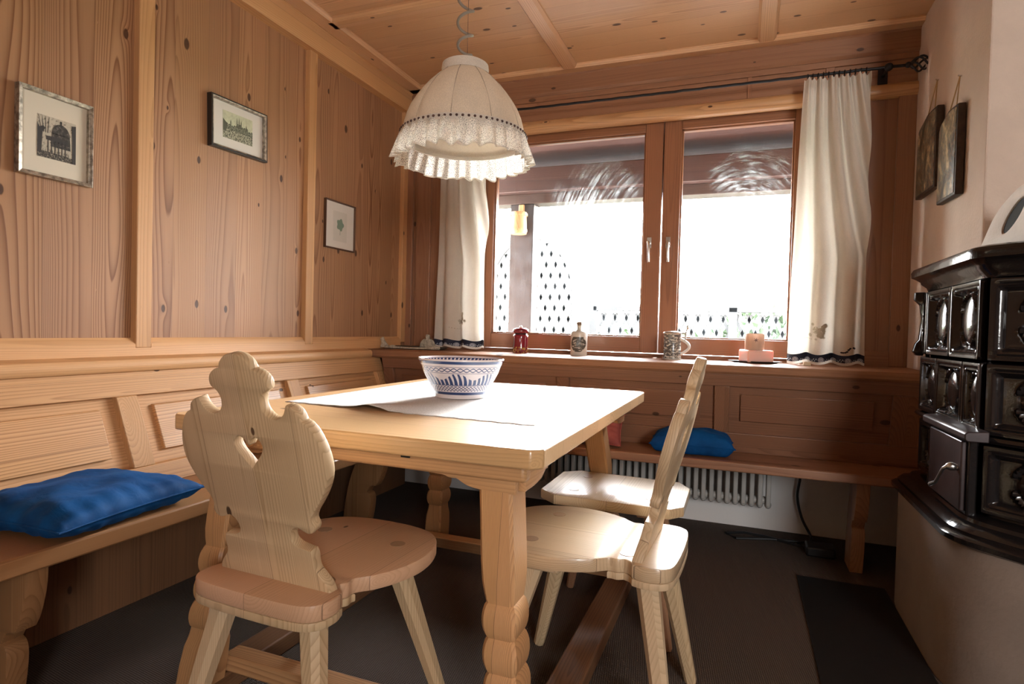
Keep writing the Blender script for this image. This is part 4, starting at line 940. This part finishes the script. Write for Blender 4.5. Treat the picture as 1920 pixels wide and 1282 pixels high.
def draw_leaf(pr, a_, b_, c_, d_):
    cy, cz = (a_+b_)/2, (c_+d_)/2+.01
    flat([[(cy+.028*math.cos(q)*(1+.15*math.cos(5*q)), cz+.03*math.sin(q)*(1+.15*math.cos(5*q))) for q in [2*PI*i/30 for i in range(30)]]], 'leaf', mat('leaf_green', (.16, .23, .17), .7), pr)
    flat([[(cy-.002, cz-.055), (cy+.001, cz-.055), (cy+.003, cz), (cy, cz)]], 'stalk', mat('leaf_green', (.16, .23, .17), .7), pr, .0069)
picture('framed dark etching of a domed building, leftmost on the panelled wall', 1.229, 1.557, .216, .262, gold, .012, .022, R(0), papr, (-.050, .062, -.068, .060, etch_mat('p1', (.10, .085, .065), (.46, .41, .32), 120, .42)), draw_dome)
picture('black framed green-tinted print of a castle with spires, middle of the left wall', 1.946, 1.810, .300, .208, gold, .013, .024, R(1.5), papw, (-.078, .080, -.050, .060, mat('print_tint', (.50, .52, .36), .7, noise=(60, .12))), draw_castle, blkf)
picture('small thin-framed print of a green leaf, nearest the window corner', 2.640, 1.522, .250, .250, thin, .007, .016, R(0), papw, (-.055, .058, -.082, .075, mat('leaf_paper', (.58, .56, .50), .7)), draw_leaf)

# ------------------------------------------------------------------ painted boards on the right wall
def painted(name, seed):
    mt, t, b = new_mat(name); oc = t.n('ShaderNodeTexCoord').outputs['Object']; s_ = t.sep(oc)
    v_ = t.comb(t.m('ADD', s_[0], seed), s_[1], t.m('MULTIPLY', s_[2], .7))
    n1 = t.noise(v_, 13, 6, .7, .6); n2 = t.noise(v_, 40, 4, .6)
    cr = t.n('ShaderNodeValToRGB'); t.l(n1, cr.inputs[0]); e = cr.color_ramp.elements
    e[0].position = .33; e[0].color = (.02, .012, .008, 1); e[1].position = .62; e[1].color = (.55, .42, .24, 1)
    for p_, c_ in ((.42, (.05, .05, .035, 1)), (.46, (.20, .095, .03, 1)), (.50, (.10, .12, .10, 1)), (.55, (.30, .21, .11, 1))):
        q_ = e.new(p_); q_.color = c_
    t.l(t.mix(t.m('MULTIPLY', t.ss(n2, .5, .6), .5), cr.outputs[0], (.02, .02, .015, 1)), b.inputs['Base Color']); b.inputs['Roughness'].default_value = .45
    return mt
bark = mat('dark_bark', (.035, .018, .010), .6, noise=(40, .4)); twine = mat('jute_twine', (.42, .28, .13), .9)
def board_pic(label, y0, y1, z0_, z1l, z1r, seed, hook):
    yc, zc = (y0+y1)/2, (z0_+z1l)/2
    o = thing('painted_board', label, 'painting', (XR, yc, zc), world=False)
    # local u = along +y (away from the viewer), v = up
    a_, b_ = y0-yc, y1-yc
    def lp_(ins):
        t_ = [(a_+ins, z1r-zc-ins), (a_+.25*(b_-a_), z1r-zc+.006-ins), ((a_+b_)/2, (z1l+z1r)/2-zc+.012-ins), (b_-.1*(b_-a_), z1l-zc-.008-ins), (b_-ins, z1l-zc-.03-ins)]
        return [(a_+ins, z0_-zc+ins), (b_-ins, z0_-zc+.004+ins)][::-1] + t_
    plate('board', [lp_(0)], .026, frame((-.017, 0, 0), (0, 1, 0), (0, 0, 1), (1, 0, 0)), bark, o, .004)
    plate('painted_scene', [lp_(.010)], .002, frame((-.0310, 0, 0), (0, 1, 0), (0, 0, 1), (1, 0, 0)), painted('painted_scene_%d' % seed, seed), o, .0005)
    hy, hz = hook[0]-yc, hook[1]-zc
    yl, yr = a_+.30*(b_-a_), a_+.72*(b_-a_)
    MB().tube([(-.017, yl, (z1l+z1r)/2-zc+.005), (-.006, hy, hz), (-.017, yr, (z1l+z1r)/2-zc+.002)], .0022, 6).build('hanging_twine', twine, o)
    MB().tube([(0, hy, hz), (-.012, hy, hz+.002)], .003, 8).build('nail', chrome, o)
board_pic('bark-edged painted wooden board, the one nearer the window on the plaster wall', 2.84, 3.12, 1.612, 1.925, 1.935, 3, (2.95, 2.075))
board_pic('bark-edged painted wooden board, the one nearer the stove on the plaster wall', 2.58, 2.80, 1.525, 1.845, 1.850, 8, (2.66, 1.975))

# ------------------------------------------------------------------ tiled stove
stv = thing('tiled_stove', 'black glazed tiled stove on a pale plaster base at the right', 'stove', (.9, 2.2, 0))
body = [(.64, 2.665), (.64, 2.045), (1.12, 1.565), (2.45, 1.565), (2.45, 2.665)]
def off_poly(pts_, d_, rnd_=.05, nseg=5):
    n = len(pts_); V = [Vector(p) for p in pts_]; out_ = []
    for i in range(n):
        p0, p1, p2 = V[i-1], V[i], V[(i+1) % n]
        e1 = (p1-p0).normalized(); e2 = (p2-p1).normalized()
        n1 = Vector((-e1.y, e1.x))*-1; n2 = Vector((-e2.y, e2.x))*-1
        # polygon is counter-clockwise seen from above -> outward = right of the edge
        bis = (n1+n2); k_ = d_/(bis.length_squared/2) if bis.length > 1e-6 else d_
        c_ = p1 + bis*k_
        if rnd_:
            a_ = c_ - e1*rnd_; b_ = c_ + e2*rnd_
            for q in range(nseg+1):
                f_ = q/nseg; out_.append(tuple((a_*(1-f_)**2 + c_*2*f_*(1-f_) + b_*f_*f_)))
        else: out_.append(tuple(c_))
    return out_
black = mat('black_glaze', (.012, .010, .010), .13, 0, bump=(14, .25, .006), spec=.35, coat=.12)
base_m = mat('base_plaster', (.32, .26, .215), .75, noise=(8, .06), bump=(70, .4, .003))
def tier(levels, name, mt, rnd_=.05, bev=0):
    return MB().loft([[(x, y, z) for x, y in off_poly(body, d_, rnd_)] for d_, z in levels]).build(name, mt, stv, bev, ang=40)
tier([(.078, 0), (.078, .44)], 'plaster_base', base_m, .16)
tier([(.075, .430), (.088, .438), (.088, .452), (.078, .460), (.070, .462), (.072, .470), (.058, .484), (.040, .490), (.036, .500), (.018, .508), (-.02, .510)], 'plinth_moulding', black, .08)
tier([(-.012, .45), (-.012, 1.20)], 'tile_core', black, .02)
tier([(-.01, .715), (.020, .718), (.026, .726), (.020, .735), (-.01, .738)], 'middle_moulding', black, .03)
cor = tier([(-.01, 1.178), (.006, 1.180), (.010, 1.192), (.024, 1.206), (.026, 1.214), (.040, 1.226), (.050, 1.232), (.052, 1.250), (.046, 1.262), (.030, 1.268), (-.03, 1.268)], 'cornice', black, .05)
# relief tiles: a frame, a stepped recess and a domed oval medallion
def relief_tile(w_, h_):
    mb = MB(); N_ = 44
    def hgt(u, v):
        x, y = (u-.5)*w_, (v-.5)*h_; dx, dy = w_/2-abs(x), h_/2-abs(y); d_ = min(dx, dy)
        z = 0
        if d_ < .003: z = -.006
        elif d_ < .014: z = .008
        elif d_ < .019: z = .003
        elif d_ < .024: z = .006
        elif d_ < .034: z = .006 - (d_-.024)/.010*.018
        else: z = -.012
        ox, oy = x/(w_*.245), y/(h_*.33); r = math.hypot(ox, oy)
        if r < 1.0: z = -.012 + .017*math.sqrt(max(0, 1-(r/1.0)**2)) - .004
        elif r < 1.17:
            if abs(oy) > .30: z = -.001 - .010*abs((r-1.085)/.085)**2
        return Vector((x, y, z))
    mb.grid(lambda u, v: hgt(u, v), N_, N_)
    return mb
tile_cache = {}
def place_tile(p0, p1, z0_, z1_, side):
    """tile on the vertical face from p0 to p1 (plan points), outward = side normal"""
    a_, b_ = Vector((p0[0], p0[1], 0)), Vector((p1[0], p1[1], 0)); w_ = (b_-a_).length; h_ = z1_-z0_
    key = (round(w_, 3), round(h_, 3))
    if key not in tile_cache:
        mb = relief_tile(w_-.002, h_-.002); me = bpy.data.meshes.new('relief_tile'); bmesh.ops.recalc_face_normals(mb.b, faces=mb.b.faces); mb.b.to_mesh(me); mb.b.free(); tile_cache[key] = me
    e = (b_-a_).normalized(); nrm = e.cross(Vector((0, 0, 1)))
    o = link('relief_tile', tile_cache[key], black, stv, ang=50)
    o.modifiers.new('thickness', 'SOLIDIFY').thickness = .004
    cpos = (a_+b_)/2 + Vector((0, 0, (z0_+z1_)/2))
    o.matrix_local = Matrix.Translation(-Vector(stv['world_built'])) @ frame(cpos + nrm*.004, e, (0, 0, 1), nrm)
for y1_, y0_ in ((2.595, 2.33), (2.33, 2.068)): place_tile((.64, y1_), (.64, y0_), .945, 1.178, 0)
place_tile((.64, 2.66), (.64, 2.60), .945, 1.178, 0)
for y1_, y0_ in ((2.66, 2.455), (2.455, 2.195), (2.195, 2.05)): place_tile((.64, y1_), (.64, y0_), .738, .940, 0)
# cut corner carries tiles of its own
d45 = Vector((1, -1)).normalized(); c0 = Vector((.64, 2.062))
p = Vector((.642, 2.043))
for k_ in range(2):
    q = p + d45*.30
    place_tile(tuple(p), tuple(q), .945, 1.178, 0); place_tile(tuple(p), tuple(q), .738, .940, 0); place_tile(tuple(p), tuple(q), .52, .712, 0); p = q
place_tile((.64, 2.64), (.64, 2.40), .52, .712, 0)
# corner scroll column at the far left edge
MB().loft([[(.632, 2.645, z), (.612+s_*.012, 2.655, z), (.612+s_*.012, 2.68, z), (.632, 2.69, z)] for z, s_ in ((.94, 0), (.955, -1), (.985, -.3), (1.0, .6), (1.08, 1.2), (1.13, .6), (1.15, -1), (1.178, -1))]).build('corner_scroll', black, stv, .003)
# fire door with handle and the ledge over it
dm = mat('door_enamel', (.045, .030, .030), .32, .3, noise=(12, .3))
MB().box(.606, .632, 2.048, 2.375, .50, .722).build('door_frame', black, stv, .006)
fd = MB().box(.592, .606, 2.058, 2.365, .512, .714).build('fire_door', dm, stv, .004)
MB().tube([(.592, 2.085, .632), (.568, 2.085, .634), (.560, 2.09, .626), (.556, 2.115, .598), (.556, 2.145, .572), (.553, 2.185, .556)], [.009, .007, .005, .0045, .005, .0065], 10).sphere((.578, 2.085, .634), .012, (1.3, 1, 1)).build('door_handle', pewter, fd)
for z in (.54, .68): MB().tube([(.598, 2.37, z-.018), (.598, 2.37, z+.018)], .008, 10).build('hinge', black, fd)
MB().loft([[(.635, y, .722), (.585, y, .722), (.578, y, .728), (.578, y, .744), (.585, y, .750), (.635, y, .754)] for y in (2.40, 1.985)]).build('ledge', dm, stv, .003)
# plaster gable with vents
hd = smooth_path([[(-.36, .0), (-.36, .035)], [(-.36, .035), (-.24, .122), (-.10, .166), (0, .173), (.10, .166), (.24, .122), (.36, .035)], [(.36, .035), (.36, 0)]], 8)
vent1 = ellipse(-.105, .095, .085, .024, 28, R(24)); vent2 = ellipse(.105, .095, .085, .024, 28, R(-24))
hoodp = mat('white_plaster', (.66, .61, .56), .85, noise=(7, .05), bump=(80, .5, .003))
plate('plaster_gable', [hd, vent1, vent2], .09, frame((.755, 2.02, 1.268), (0, -1, 0), (0, 0, 1), (-1, 0, 0)), hoodp, stv, .006)
MB().box(.716, .76, 1.82, 2.22, 1.29, 1.405).build('vent_back', mat('vent_black', (.004, .004, .004), .9), stv)
# hearth plate
hp_ = MB().box(.24, .560, -1.5, 2.752, 0, .006).build('hearth_plate', mat('dark_slate', (.003, .003, .003), .6, noise=(10, .3)), bevel=.002)
tag(hp_, 'black floor plate beside the plaster stove base', 'floor plate')

groups = {'cushion': 'cushions on the corner bench', 'chair': 'carved chairs at the table', 'picture': 'framed prints on the left wall', 'painting': 'painted boards on the plaster wall', 'curtain': 'curtains at the window', 'shrub': 'shrubs in the garden'}
for o in bpy.data.objects:
    if o.parent is None and o.get('category') in groups: o['group'] = groups[o['category']]
    if 'world_built' in o: del o['world_built']
